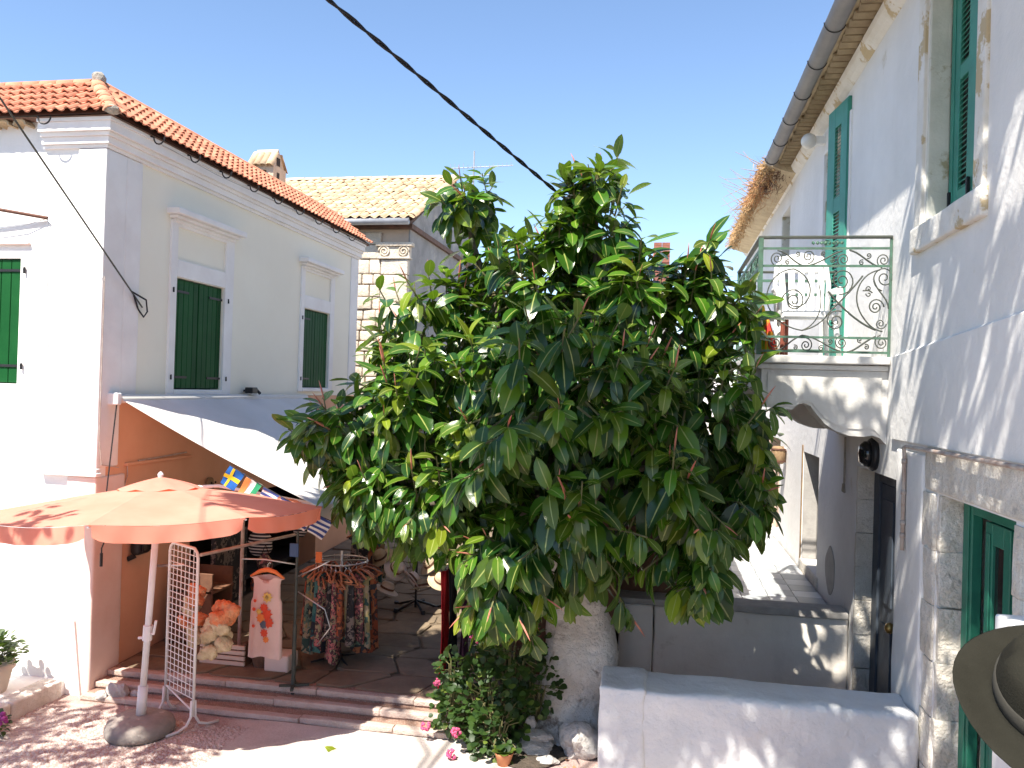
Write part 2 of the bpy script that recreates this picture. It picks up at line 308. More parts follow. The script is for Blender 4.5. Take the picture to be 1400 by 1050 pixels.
def link(name, me, parent=None, M=None, kind=None):
    o = bpy.data.objects.new(name, me); col.objects.link(o)
    if M is not None: o.matrix_basis = M
    if parent is not None:
        o.parent = parent; o.matrix_parent_inverse = WORLD[parent.name].inverted()
        WORLD[o.name] = WORLD_of(o, M)
    else: WORLD[o.name] = M.copy() if M is not None else Matrix.Identity(4)
    if kind: o['kind'] = kind
    return o
WORLD = {}
def WORLD_of(o, M): return M.copy() if M is not None else Matrix.Identity(4)
def thing(name, label, cat, loc, group=None):
    o = bpy.data.objects.new(name, None); o.empty_display_size = .1; col.objects.link(o); o.location = loc
    WORLD[o.name] = Matrix.Translation(Vector(loc)); tag(o, label, cat, group); return o
def tag(o, label, cat, group=None):
    o['label'] = label; o['category'] = cat
    if group: o['group'] = group
    return o
def frame(o, x, y, z):
    return Matrix(((x[0], y[0], z[0], o[0]), (x[1], y[1], z[1], o[1]), (x[2], y[2], z[2], o[2]), (0, 0, 0, 1)))
def copy_piece(src, M, parent): return link(src.name.split('.')[0], src.data, parent, M)
def holed(mb, P3, u0, u1, v0, v1, holes, depth):
    """wall face with rectangular openings and their reveals; P3(u, v, d): d = depth behind the face"""
    us = sorted({u0, u1, *[h[0] for h in holes], *[h[1] for h in holes]}); vs_ = sorted({v0, v1, *[h[2] for h in holes], *[h[3] for h in holes]})
    us = [u for u in us if u0 <= u <= u1]; vs_ = [v for v in vs_ if v0 <= v <= v1]
    for i in range(len(us) - 1):
        for j in range(len(vs_) - 1):
            cu, cv = (us[i] + us[i + 1]) / 2, (vs_[j] + vs_[j + 1]) / 2
            if any(h[0] < cu < h[1] and h[2] < cv < h[3] for h in holes): continue
            for d in (0, depth):
                q = [P3(us[i], vs_[j], d), P3(us[i + 1], vs_[j], d), P3(us[i + 1], vs_[j + 1], d), P3(us[i], vs_[j + 1], d)]
                mb.add(q, [(0, 1, 2, 3)])
    def strip(a, b_): mb.add([P3(*a, 0), P3(*b_, 0), P3(*b_, depth), P3(*a, depth)], [(0, 1, 2, 3)])
    for h in holes:
        c = [(h[0], max(h[2], v0)), (h[1], max(h[2], v0)), (h[1], h[3]), (h[0], h[3])]
        for k in range(4): strip(c[k], c[(k + 1) % 4])
    c = [(u0, v0), (u1, v0), (u1, v1), (u0, v1)]
    for k in range(4): strip(c[k], c[(k + 1) % 4])
    return mb
rng = random.Random(7)
# ================================================================== SETTING
def struct(o): o['kind'] = 'structure'; return o
struct(MB().add([(-300, -300, -.03), (300, -300, -.03), (300, 300, -.03), (-300, 300, -.03)], [(0, 1, 2, 3)]).build('ground', 'earth'))
# plaza sheets: pebbled concrete on the left, limewashed concrete towards the steps
def sheet(x0, x1, y0, y1, z, nx, ny, amp, seed=0):
    mb = MB(); v = []; f = []
    for j in range(ny + 1):
        for i in range(nx + 1):
            x = x0 + (x1 - x0) * i / nx; y = y0 + (y1 - y0) * j / ny
            v.append((x, y, z + amp * noise.noise(Vector((x * 1.7, y * 1.7, seed)))))
    for j in range(ny):
        for i in range(nx):
            a = j * (nx + 1) + i; f.append((a, a + 1, a + nx + 2, a + nx + 1))
    return mb.add(v, f)
plaza = struct(sheet(-9, 2.3, 1.0, 9.6, 0, 80, 60, .008).build('plaza', 'ground_pebble', smooth=True))
lime = struct(sheet(-3.55, -.9, 5.2, 7.09, .012, 30, 24, .008, 0).build('plaza_apron', 'plaza_lime', smooth=True))
# pebbles set in the plaza
mb = MB()
for i in range(7500):
    x = -6.2 + rng.random() * 3.1; y = 5.6 + rng.random() * 1.32
    if x > -3.5 and rng.random() < .6: continue
    r = .009 + rng.random() * .013; a = rng.random() * 3.14; e = .6 + rng.random() * .4; z = .008 * noise.noise(Vector((x * 1.7, y * 1.7, 0))) - .001
    ca, sa = math.cos(a), math.sin(a); P = []
    for k in range(6):
        q = k * math.pi / 3; lx, ly = math.cos(q) * r, math.sin(q) * r * e; P.append((x + lx * ca - ly * sa, y + lx * sa + ly * ca, z))
    for k in range(6):
        q = k * math.pi / 3; lx, ly = math.cos(q) * r * .6, math.sin(q) * r * e * .6; P.append((x + lx * ca - ly * sa, y + lx * sa + ly * ca, z + r * .42))
    mb.add(P, [(k, (k + 1) % 6, (k + 1) % 6 + 6, k + 6) for k in range(6)] + [tuple(range(6, 12))])
o = mb.build('pebbles', 'pebble', smooth=True, kind='stuff'); tag(o, 'pale rounded pebbles set in the reddish plaza floor', 'pebbles')

# steps from the plaza up into the alley
steps = struct(MB().box(-5.41, -1.62, 7.6, 7.7, -.02, .12).build('steps', 'step_tread'))
for k, (y0, y1, z1) in enumerate(((7.10, 7.30, .06), (7.30, 7.48, .12), (7.48, 7.66, .18))):
    mb = MB(); z0 = -.02
    mb.rbox(-5.42, -1.6, y0 + .012, y1 + .1 - .004 * k, z0, z1 - .008, .006, 1); st = mb.build('step', 'step_tread', steps)
    x = -5.42 + .01 * k; i = 0
    while x < -1.62:                                   # nosing stones butted end to end
        L = .7 + rng.random() * .6; x2 = min(x + L, -1.6)
        dz = rng.uniform(-.004, .004)
        MB().lumpy(x + .004, x2 - .004, y0 + rng.uniform(-.008, .004), y0 + .085, z1 - .05, z1 + dz, .007, .011, 6, seed=k * 9 + i).build('nosing', 'step_nosing', st, angle=40)
        x = x2; i += 1
# alley floor: joint bed with irregular flagstones on it
alley = struct(MB().add([(-5.43, 7.58, .165), (-1.5, 7.58, .165), (-1.5, 16, .42), (-5.43, 16, .42)], [(0, 1, 2, 3)]).build('alley_pavement', 'joint'))
def flag_poly(ix, iy, jx):
    def pt(a, b):
        rr = random.Random(a * 131 + b * 17 + 5); off = .24 if b % 2 else 0
        return Vector((-5.4 + (a + .0) * .52 + off * (0 < a < 8) + rr.uniform(-.13, .13) * (0 < a < 8), 7.6 + b * .42 + rr.uniform(-.12, .12) * (b > 0), 0))
    P = [pt(ix, iy), pt(ix + 1, iy), pt(ix + 1, iy + 1), pt(ix, iy + 1)]
    c = sum(P, Vector()) / 4; out = []
    for k in range(4):
        a, b_ = P[k], P[(k + 1) % 4]
        for tt in (.12, .5, .88): out.append(c + (a.lerp(b_, tt) - c) * (.955 if tt == .5 else .945))
    return out
for iy in range(18):
    for ix in range(7):
        P = flag_poly(ix, iy, 0); h = rng.uniform(.012, .03); n = len(P); tl = [rng.uniform(-.01, .01), rng.uniform(-.01, .01)]; c = sum(P, Vector()) / n
        bz = lambda p: .167 + (p.y - 7.58) * .0303
        v = [(p.x, p.y, bz(p)) for p in P] + [(p.x, p.y, bz(p) + h * .7) for p in P] + [(c.x + (p.x - c.x) * .95, c.y + (p.y - c.y) * .95, bz(p) + h + (p.x - c.x) * tl[0] * 2 + (p.y - c.y) * tl[1] * 2) for p in P]
        f = [(k, (k + 1) % n, (k + 1) % n + n, k + n) for k in range(n)] + [(k + n, (k + 1) % n + n, (k + 1) % n + 2 * n, k + 2 * n) for k in range(n)] + [tuple(range(2 * n, 3 * n))]
        MB().add(v, f).build('flagstone', 'flagstone', alley)
# raised terrace behind the back wall with a tiled floor
terr = struct(MB().box(-1.48, 1.99, 9.5, 21, -.02, .68).build('terrace', 'mortar'))
tm = {}
for c_ in ('floor_tile', 'floor_tile_grey'):
    mb = MB(); mb.rbox(-.158, .158, -.158, .158, 0, .018, .004, 1); tm[c_] = mb.mesh('tile', c_)
for i in range(10):
    for j in range(22):
        x = 1.82 - i * .323; y = 9.72 + j * .323
        link('tile', tm['floor_tile' if (i + j) % 2 else 'floor_tile_grey'], terr, Matrix.Translation((x, y, .682 + rng.uniform(0, .002))))
# kerbed ledges along the left edge of the plaza
led = struct(MB().lumpy(-9, -5.67, 5.3, 7.24, -.05, .15, .02, .006, 6, 3).build('ledge', 'white_plaster', angle=40))
x_ = 5.35
for i, L in enumerate((.62, .55, .64)):
    MB().lumpy(-5.86, -5.645, x_, x_ + L - .012, -.04, .165 + .008 * (i % 2), .02, .006, 4, seed=i).build('kerb_stone', 'limewash_stone', led, angle=40); x_ += L
# upper ground where the photographer stands, with stairs down beside the right-hand house
ug = struct(MB().box(-12, 2.2, -9, .9, -.02, 1.45).build('upper_terrace', 'plaza_lime'))
for k in range(8):
    z = 1.45 - .16 * (k + 1); MB().box(-.2, 1.95, .9 + .28 * k + .002, .9 + .28 * (k + 1), -.02, z).build('step', 'plaza_lime', ug)

# ================================================================== LEFT HOUSE
XL, YL = -5.44, 7.26
H = thing('white_house', 'white house with red tiled roof and dark green shutters on the left', 'house', (-6.5, 8, 0))
# front wall (faces the viewer) and side wall (faces the street)
mb = MB(); holed(mb, lambda u, v, d: (u, YL + d, v), -12, XL, 0, 5.42, [(-7.42, -6.36, 3.02, 4.28)], .14); mb.build('front_wall', 'white_plaster', H)
WIN = [(8.49, 9.53, 3.0, 4.27), (11.87, 12.86, 3.05, 4.27)]
mb = MB(); holed(mb, lambda u, v, d: (XL - d, u, v), YL + .14, 14.1, 2.93, 5.42, WIN, .14); mb.build('side_wall', 'cream_plaster', H)
mb = MB(); holed(mb, lambda u, v, d: (XL - d, u, v), YL + .14, 14.1, 0, 2.926, [(8.95, 12.6, 0, 1.62)], .3); mb.build('lower_side_wall', 'peach_plaster', H)
mb = MB(); mb.box(-12, XL - .3, 13.9, 14.1, 0, 5.4).box(-12, -11.8, 7.41, 13.9, 0, 5.4).box(-11.8, XL - .15, 7.41, 13.9, 5.25, 5.4); mb.build('back_wall', 'mortar', H)
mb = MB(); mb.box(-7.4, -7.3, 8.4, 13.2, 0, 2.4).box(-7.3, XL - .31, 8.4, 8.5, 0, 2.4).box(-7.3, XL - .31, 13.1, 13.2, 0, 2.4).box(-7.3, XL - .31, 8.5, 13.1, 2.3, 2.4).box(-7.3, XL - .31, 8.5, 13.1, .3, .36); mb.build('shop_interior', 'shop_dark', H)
# corner pilasters, plinth, string mouldings
MB().lumpy(XL - .29, XL + .022, YL - .028, YL + .3, 2.22, 5.36, .012, .004, 8, 1).build('corner_pilaster', 'trim_white', H, angle=40)
MB().lumpy(XL - .02, XL + .018, YL + .301, YL + .56, 2.93, 5.36, .01, .004, 8, 2).build('corner_pilaster', 'trim_white', H, angle=40)
MB().lumpy(XL - .3, XL + .026, YL - .03, YL + .42, 0, 2.13, .02, .008, 8, 4).build('corner_pilaster', 'pink_white', H, angle=40)  # white pilaster tinted pink to mimic reddish light under the parasol
MB().prism([(-12, 0), (-12, .72), (XL - .15, .72), (XL - .06, 0)], YL - .05, YL - .001).build('plinth', 'white_plaster', H)
mb = MB(); mb.rbox(-6.03, XL + .05, YL - .07, YL + .02, 2.135, 2.175, .008, 1).rbox(-6.0, XL + .035, YL - .05, YL + .02, 2.176, 2.215, .008, 1); mb.build('string_moulding', 'trim_white', H)
mb = MB(); mb.rbox(XL - .01, XL + .035, YL + .43, 8.9, 2.2, 2.235, .008, 1); mb.build('string_moulding', 'peach_plaster', H)
MB().rbox(XL - .02, XL + .016, 13.75, 14.1, 2.94, 5.36, .008, 1).build('corner_pilaster', 'trim_white', H)
# cornice: stepped mouldings on both faces, mitred at the corner
def cornice(steps_):
    mb = MB()
    for (o0, z0, z1) in steps_:
        mb.box(-6.12, XL + o0, YL - o0, YL + .1, z0, z1); mb.box(XL - .1, XL + o0, YL + .1, 14.12, z0, z1)
    return mb
cornice([(.03, 5.365, 5.40), (.06, 5.402, 5.47), (.085, 5.472, 5.51), (.12, 5.512, 5.60), (.14, 5.602, 5.635)]).build('cornice', 'trim_white', H)
# wavy old eave further left: a course of under-tiles
for i in range(7):
    x = -6.32 - i * .19; mb = MB(); pr = [(x + math.cos(a) * .075, 5.585 + math.sin(a) * .06) for a in [math.pi * k / 6 for k in range(7)]]
    pr += [(x + math.cos(a) * .06, 5.575 + math.sin(a) * .05) for a in [math.pi * k / 6 for k in range(6, -1, -1)]]
    mb.prism(pr, YL - .13, YL - .002); mb.build('eave_tile', 'ochre_soffit', H)
MB().box(-12, -6.13, YL - .001, YL + .2, 5.42, 5.64).build('front_wall', 'white_plaster', H)
MB().box(-12, -6.13, YL - .13, YL - .002, 5.64, 5.668).build('eave_board', 'mortar', H)
# window surrounds, cornices, panels
for n_, (a, b, c, d) in enumerate(WIN):
    mb = MB(); p = XL + .026
    A, B = a - .13, b + (.2 if n_ == 0 else .17)
    mb.rbox(XL - .02, p, A, a - .002, c - .06, 4.9, .006, 1).rbox(XL - .02, p, b + .002, B, c - .06, 4.9, .006, 1)
    mb.rbox(XL - .02, p, a, b, d + .004, d + .2, .006, 1).rbox(XL - .02, p, a, b, 4.84, 4.9, .006, 1).rbox(XL - .02, p + .006, a, b, c - .06, c - .004, .006, 1)
    mb.build('window_surround', 'trim_white', H)
    mb = MB(); mb.rbox(XL - .02, p + .03, A + .02, B - .02, 4.88, 4.915, .006, 1).rbox(XL - .02, p + .075, A - .02, B + .02, 4.915, 4.95, .006, 1).rbox(XL - .02, p + .13, A - .07, B + .07, 4.952, 5.02, .01, 2); mb.build('window_cornice', 'trim_white', H)
    leaves = [(a + .006, (a + b) / 2 - .005, a), ((a + b) / 2 + .005, b - .006, b)]
    for li, (u0, u1, hy) in enumerate(leaves):
        sh = MB().box(XL - .075, XL - .05, u0, u1, c + .012, d - .01).build('shutter', 'dark_green_paint', H)
        npk = 5; wd = (u1 - u0) / npk
        for k in range(npk):
            MB().rbox(XL - .05, XL - .022 + rng.uniform(-.002, .002), u0 + k * wd + .003, u0 + (k + 1) * wd - .003, c + .012, d - .01 - rng.uniform(0, .004), .004, 1).build('plank', 'dark_green_paint', sh)
        if n_ == 1 and li == 1: continue
        sgn = 1 if li == 0 else -1
        for hz in (c + .14, d - .15):
            mb = MB(); mb.bar((XL - .016, hy - sgn * .06, hz), (XL - .016, hy + sgn * .3, hz), .012, .026).tube([(XL + .03, hy - sgn * .075, hz - .03), (XL + .03, hy - sgn * .075, hz + .02), (XL + .0, hy - sgn * .06, hz + .005)], .012, 6); mb.build('hinge', 'black_metal', sh)
# front window, bright green in the sun
sh = MB().box(-7.4, -6.37, YL + .05, YL + .075, 3.03, 4.27).build('shutter', 'dark_green_paint', H)
for k in range(9):
    MB().rbox(-6.37 - (k + 1) * .114 + .003, -6.37 - k * .114 - .003, YL + .022, YL + .05, 3.03, 4.268, .004, 1).build('plank', 'dark_green_paint', sh)
for hz in (3.2, 4.16):
    mb = MB(); mb.bar((-6.30, YL + .016, hz), (-6.75, YL + .016, hz), .012, .026).tube([(-6.3, YL - .02, hz - .035), (-6.3, YL - .02, hz + .02), (-6.33, YL + .01, hz)], .013, 6); mb.build('hinge', 'black_metal', sh)
MB().rbox(-7.6, -6.25, YL - .04, YL - .001, 4.41, 4.435, .006, 1).build('drip_moulding', 'pink_white', H)
# iron bar and thin wires on the front wall
MB().tube([(-7.2, YL - .2, 4.83), (-6.62, YL - .12, 4.76), (-6.05, YL - .03, 4.675)], .018, 6).build('iron_bar', 'rusty_iron', H)
mb = MB(); mb.tube([(-6.05, YL - .03, 4.66), (-6.04, YL - .012, 4.0), (-6.0, YL - .012, 3.3), (-5.92, YL - .012, 2.5)], .004, 5)
mb.tube([(-6.05, YL - .03, 4.66), (-5.75, YL - .04, 4.4), (XL + .03, YL - .04, 4.08)], .004, 5)
mb.tube([(-6.62, YL - .05, 4.56), (-6.3, YL - .05, 4.6), (-6.05, YL - .03, 4.67)], .004, 5); mb.build('wire', 'zinc', H)
mb = MB(); mb.tube([(XL + .03, YL - .01, 4.1), (XL + .03, YL - .01, 3.2), (XL + .03, YL - .01, 2.5), (XL + .04, YL + .02, 2.25), (XL + .03, YL + .3, 2.2)], .005, 5)
mb.tube([(XL + .016, 7.9, 2.24), (XL + .016, 8.4, 2.255), (XL + .016, 8.8, 2.27)], .01, 5); mb.tube([(XL + .016, 7.72, 2.22), (XL + .016, 7.73, 2.1), (XL + .016, 7.66, 1.95), (XL + .016, 7.68, 0.4)], .006, 5); mb.build('wire', 'rust_pipe', H)
# ---- roof of the left house: two tiled slopes meeting on a hip, ridge tiles on top
rf = MB(); e0, e1, ze, zr = .17, .53, 5.65, 6.2     # eave offset outwards, ridge offset inwards
ex, ey = XL + e0, YL - e0; rx, ry = XL - e1, YL + e1
rf.add([(-12, ey, ze), (ex, ey, ze), (rx, ry, zr), (-12, ry, zr), (ex, 14.25, ze), (rx, 14.25, zr), (-12, ry + .8, 5.66), (rx - .8, ry + .8, 5.66), (rx - .8, 14.25, 5.66)],
       [(0, 1, 2, 3), (1, 4, 5, 2), (3, 2, 7, 6), (2, 5, 8, 7)])
rf.add([(-12, ey, ze - .012), (ex, ey, ze - .012), (ex, 14.25, ze - .012), (XL + .02, 14.25, ze - .012), (XL + .02, YL - .02, ze - .012), (-12, YL - .02, ze - .012)], [(0, 5, 4, 1), (1, 4, 3, 2)])
rf.add([(-12, YL, 5.64), (XL, YL, 5.64), (XL, 14.1, 5.64), (-12, 14.1, 5.64)], [(0, 1, 2, 3)])
roof = rf.build('roof', 'soffit_dark', H)
def stile(wd, L, th=.014):
    cs = [(-.5, 0), (-.28, -.06), (-.04, 0), (.12, .17), (.28, .23), (.42, .16), (.54, .02)]
    v = []; n = len(cs)
    for yy, lift in ((0, .045), (L, 0)):
        for x, z in cs: v.append((x * wd, yy, z * wd + lift * .7 + .012))
    for x, z in cs: v.append((x * wd, 0, z * wd + (.045) * .7 + .012 - th))
    f = [(i, i + 1, n + i + 1, n + i) for i in range(n - 1)] + [(2 * n + i, 2 * n + i + 1, i + 1, i) for i in range(n - 1)]
    return MB().add(v, f)
SL = math.hypot(e0 + e1, zr - ze); NR = 5; rowL = SL / NR
tf = [stile(.125, rowL * 1.12).mesh('tile', 'red_tile') for _ in range(1)][0]
dyn = Vector((0, e0 + e1, zr - ze)).normalized(); dxn = Vector((-(e0 + e1), 0, zr - ze)).normalized()
extra = MB(); cnt = 0
for r_ in range(NR):                                   # front slope
    for i in range(34):
        xx = ex - .05 - i * .125 - .06
        y = ey - .02 + dyn.y * rowL * r_; z = ze + dyn.z * rowL * r_
        if xx > ex - (y - ey) - .10: continue
        X = Vector((1, 0, 0)); M = frame((xx, y, z + rng.uniform(0, .004)), X, dyn, X.cross(dyn)) @ Matrix.Rotation(rng.uniform(-.02, .02), 4, 'Z')
        if i < 11: link('tile', tf, roof, M)
        else: extra.add([M @ v.co for v in tf.vertices], [tuple(p.vertices) for p in tf.polygons])
for r_ in range(NR):                                   # side slope
    for i in range(56):
        yy = ey + .09 + i * .127
        x = ex + .02 + dxn.x * rowL * r_; z = ze + dxn.z * rowL * r_
        if yy < ey + (ex - x) + .10: continue
        X = Vector((0, 1, 0)); M = frame((x, yy, z + rng.uniform(0, .004)), X, dxn, X.cross(dxn)) @ Matrix.Rotation(rng.uniform(-.02, .02), 4, 'Z')
        if i < 49: link('tile', tf, roof, M)
        else: extra.add([M @ v.co for v in tf.vertices], [tuple(p.vertices) for p in tf.polygons])
extra.build('roof_tiles', 'red_tile', roof, kind='stuff')
def halftile(r, L, tap=.85, th=.014, seg=7):
    v = []; n = seg + 1
    for yy, q in ((0, 1), (L, tap)):
        for k in range(n): a = math.pi * k / seg; v.append((math.cos(a) * r * q, yy, math.sin(a) * r * q * .8))
    for k in range(n): a = math.pi * k / seg; v.append((math.cos(a) * (r - th), 0, math.sin(a) * (r - th) * .8))
    return MB().add(v, [(k + 1, k, n + k, n + k + 1) for k in range(seg)] + [(k, k + 1, 2 * n + k + 1, 2 * n + k) for k in range(seg)])
rt_m = halftile(.085, .25).mesh('ridge_tile', 'red_tile_ridge', smooth=True)
for i in range(26): link('ridge_tile', rt_m, roof, frame((rx - .04 - i * .205, ry, zr + .0), (0, 1, 0), (-1, 0, 0), (0, 0, 1)) @ Matrix.Rotation(.05, 4, 'X'))
for i in range(31): link('ridge_tile', rt_m, roof, frame((rx, ry + .05 + i * .205, zr + .0), (1, 0, 0), (0, 1, 0), (0, 0, 1)) @ Matrix.Rotation(.05, 4, 'X'))
hp = (Vector((rx, ry, zr)) - Vector((ex, ey, ze))); hl = hp.length; hp.normalize(); hx = Vector((1, 1, 0)).normalized()
for i in range(5): link('hip_tile', rt_m, roof, frame(Vector((ex, ey, ze)) + hp * (i * hl / 5 - .03) + Vector((0, 0, .012)), hx, hp, hx.cross(hp)))
mb = MB(); mb.rock((ex - .01, ey + .01, ze + .035), .075, 3, .3, 2, (1, 1, .6)).rock((rx + .02, ry - .02, zr + .07), .07, 5, .3, 2); mb.build('mortar_plug', 'mortar', roof)
# gutter hooks under the eaves
for i in range(9):
    y = 7.75 + i * .68
    pts = [(ex + .02 + .045 - .06 * math.cos(a), y, ze - .03 - .075 * math.sin(a)) for a in [math.pi * k / 8 for k in range(9)]]
    MB().tube(pts, .008, 5).bar(pts[0], (pts[0][0] - .1, y, pts[0][2] + .02), .02, .012).build('gutter_hook', 'black_metal', H)
MB().tube([(-5.98 + .07 * math.cos(a), ey - .03, 5.63 + .075 * math.sin(a)) for a in [math.pi + math.pi * k / 8 for k in range(9)]], .008, 5).build('gutter_hook', 'black_metal', H)
MB().tube([(XL + .125, YL + .05, 5.628), (XL + .16, 9, 5.56), (XL + .16, 11, 5.6), (XL + .16, 14, 5.58)], .004, 4).build('wire', 'zinc', H)
# wall lamp floodlight above the awning
mb = MB(); mb.rbox(XL + .05, XL + .16, 10.05, 10.2, 2.96, 3.04, .01, 1).bar((XL, 10.12, 2.99), (XL + .1, 10.12, 3.0), .03, .03).tube([(XL + .02, 10.28, 2.97), (XL + .12, 10.26, 3.0), (XL + .17, 10.24, 2.96)], .02, 6); mb.build('floodlight', 'black_metal', H)

# ================================================================== STONE HOUSE behind
S = thing('stone_house', 'old stone house with pale tan tiled roof behind the white house', 'house', (-6.7, 17, 0))
mb = MB(); mb.box(-8.7, -4.82, 15.06, 21, 0, 6.18); mb.build('wall', 'tan_render', S)
MB().box(-4.82, -4.79, 15.07, 21, 0, 6.2).build('side_wall', 'grey_render', S)
# rubble and ashlar blocks of the front wall
z = .2
row = 0
while z < 5.95:
    h = rng.choice((.2, .24, .28)); x = -8.65 + rng.random() * .2
    if z > 2.6:
        while x < -5.36:
            wd = rng.uniform(.22, .5); x2 = min(x + wd, -5.33)
            if x2 > -6.3: MB().lumpy(x + .008, x2 - .008, 15.0 + rng.uniform(-.012, .015), 15.09, z + .008, z + h - .008, .02, .012, 2, seed=x * 9 + z).build('stone', 'old_stone', S, angle=50)
            x = x2
    z += h
for k, (z0, z1) in enumerate([(2.6, 3.12), (3.12, 3.6), (3.6, 4.16), (4.16, 4.7), (4.7, 5.22), (5.22, 5.52)]):
    MB().lumpy(-5.32, -4.79, 14.965, 15.1, z0 + .006, z1 - .006, .015, .008, 3, seed=k + 50).build('stone', 'old_stone', S, angle=50)
cap = MB().rbox(-5.38, -4.74, 14.93, 15.1, 5.52, 5.56, .008, 1).rbox(-5.36, -4.76, 14.95, 15.1, 5.56, 5.76, .006, 1).rbox(-5.42, -4.70, 14.91, 15.1, 5.76, 5.83, .01, 2).build('capital', 'old_stone', S)
for sx in (-1, 1):
    cx, cz = -5.06 + sx * .19, 5.66; pts = []
    for k in range(30):
        a = k / 29 * 2.1 * 2 * math.pi; r = .115 * (1 - k / 29 * .85); pts.append((cx + sx * math.cos(a) * r, 14.94, cz + math.sin(a) * r))
    MB().tube(pts, .018, 6).build('volute', 'old_stone', cap, smooth=True)
# roof
zE, yE, zR, yR = 6.25, 14.8, 7.80, 18.0
mb = MB(); mb.add([(-8.78, yE, zE - .04), (-4.68, yE, zE - .04), (-4.68, yR, zR - .04), (-8.78, yR, zR - .04), (-4.68, 21.2, zE), (-8.78, 21.2, zE)], [(0, 1, 2, 3), (3, 2, 4, 5)])
gb = MB(); gb.add([(-4.79, yE + .3, zE - .06), (-4.79, 21.0, zE - .06), (-4.79, yR, zR - .1)], [(0, 1, 2)]).box(-4.82, -4.791, 15.07, 21, 6.18, 6.2); gb.build('side_wall', 'grey_render', S)
mb.add([(-4.80, yE + .1, zE - .06), (-4.80, 21.1, zE - .06), (-4.80, yR, zR - .06)], [(0, 1, 2)]).add([(-8.76, yE + .1, zE - .06), (-8.76, 21.1, zE - .06), (-8.76, yR, zR - .06)], [(0, 2, 1)])
mb.box(-8.7, -4.72, 14.95, 21.05, 6.1, 6.19)
sr = mb.build('roof', 'soffit_dark', S)
dS = Vector((0, yR - yE, zR - zE)); sl = dS.length; dS.normalize(); up_s = Vector((1, 0, 0)).cross(dS)
bt = halftile(.088, .42, .82, .016, 6).mesh('tile', 'tan_tile', smooth=True)
pan = MB()
for i in range(22):
    x = -8.68 + i * .189
    for r_ in range(10):
        p = Vector((x + rng.uniform(-.012, .012), yE, zE)) + dS * (r_ * sl / 10 - .05 + rng.uniform(-.015, .015)) + up_s * (.012 + rng.uniform(0, .012))
        link('tile', bt, sr, frame(p, (1, 0, 0), dS, up_s) @ Matrix.Rotation(rng.uniform(-.05, .05), 4, 'Z') @ Matrix.Rotation(-.035, 4, 'X'))
        q = p + Vector((.094, 0, 0)) - dS * .05 - up_s * .012
        pan.add([q + Vector((a * .075, 0, 0)) + dS * b_ * .4 + up_s * (abs(a) * .04 + (.03 if b_ == 0 else 0)) for b_ in (0, 1) for a in (-1, -.5, 0, .5, 1)], [(k, k + 1, k + 6, k + 5) for k in range(4)])
pan.build('channel_tiles', 'tan_tile', sr, kind='stuff')
rm = halftile(.10, .44, .9, .016, 6).mesh('ridge_tile', 'tan_tile', smooth=True)
for i in range(10): link('ridge_tile', rm, sr, frame((-8.75 + i * .41, yR, zR + .02), (0, -1, 0), (1, 0, 0), (0, 0, 1)) @ Matrix.Rotation(.04, 4, 'X'))
for r_ in range(9): link('verge_tile', rm, sr, frame(Vector((-4.69, yE, zE + .03)) + dS * (r_ * .39), (1, 0, 0), dS, up_s))
mb = MB(); mb.tube([(-8.8, yE - .07, zE - .08), (-4.72, yE - .07, zE - .06)], .065, 10); mb.build('gutter', 'zinc', S, smooth=True)
# chimney with its little gabled cap
ch = MB(); ch.box(-8.28, -7.74, 15.3, 15.85, 6.1, 7.22).box(-8.28, -8.13, 15.3, 15.85, 7.22, 7.36).box(-7.89, -7.74, 15.3, 15.85, 7.22, 7.36).box(-8.13, -7.89, 15.5, 15.85, 7.22, 7.36).box(-8.28, -7.74, 15.3, 15.85, 7.36, 7.46)
ch = ch.build('chimney', 'tan_render', S)
MB().prism([(15.28, 7.46), (15.87, 7.46), (15.575, 7.84)], -8.24, -7.78, Matrix(((0, 1, 0, 0), (1, 0, 0, 0), (0, 0, 1, 0), (0, 0, 0, 1)))).build('gable', 'tan_render', ch)
MB().box(-8.12, -7.9, 15.36, 15.38, 7.22, 7.36).box(-7.738, -7.73, 15.45, 15.55, 7.2, 7.34).box(-7.775, -7.772, 15.5, 15.65, 7.5, 7.66).build('flue', 'shop_dark', ch)
ct = halftile(.085, .4, .85, .014, 5).mesh('tile', 'tan_tile', smooth=True)
for i in range(4):
    for sgn in (1, -1):
        d = Vector((0, sgn * .295, .38)).normalized(); X = Vector((sgn, 0, 0)); link('tile', ct, ch, frame((-8.21 + i * .135, 15.575 - sgn * .33, 7.42), X, d, X.cross(d)))
S.scale = (1.133,) * 3; S.location = (-7.59, 19.26, -.41)
# aerial on the stone house
A = thing('aerial', 'thin rooftop television aerial behind the top of the tree', 'aerial', (-4.3, 18, 7))
mb = MB(); mb.tube([(-4.35, 18.4, 6.9), (-4.35, 18.4, 8.9)], .022, 6); mb.build('mast', 'zinc', A)
mb = MB(); mb.tube([(-5.0, 18.3, 8.42), (-3.3, 18.4, 8.5)], .012, 5)
for k in range(15): x = -4.95 + k * .115; L = .05 + .06 * (k < 4); mb.tube([(x, 18.3, 8.43 + k * .005 - L), (x, 18.3, 8.43 + k * .005 + L)], .007, 4)
mb.tube([(-4.7, 18.3, 8.2), (-3.9, 18.3, 8.24)], .012, 5); mb.build('boom', 'zinc', A)
A.location = (-4.95, 20.6, 6.85 + .58)
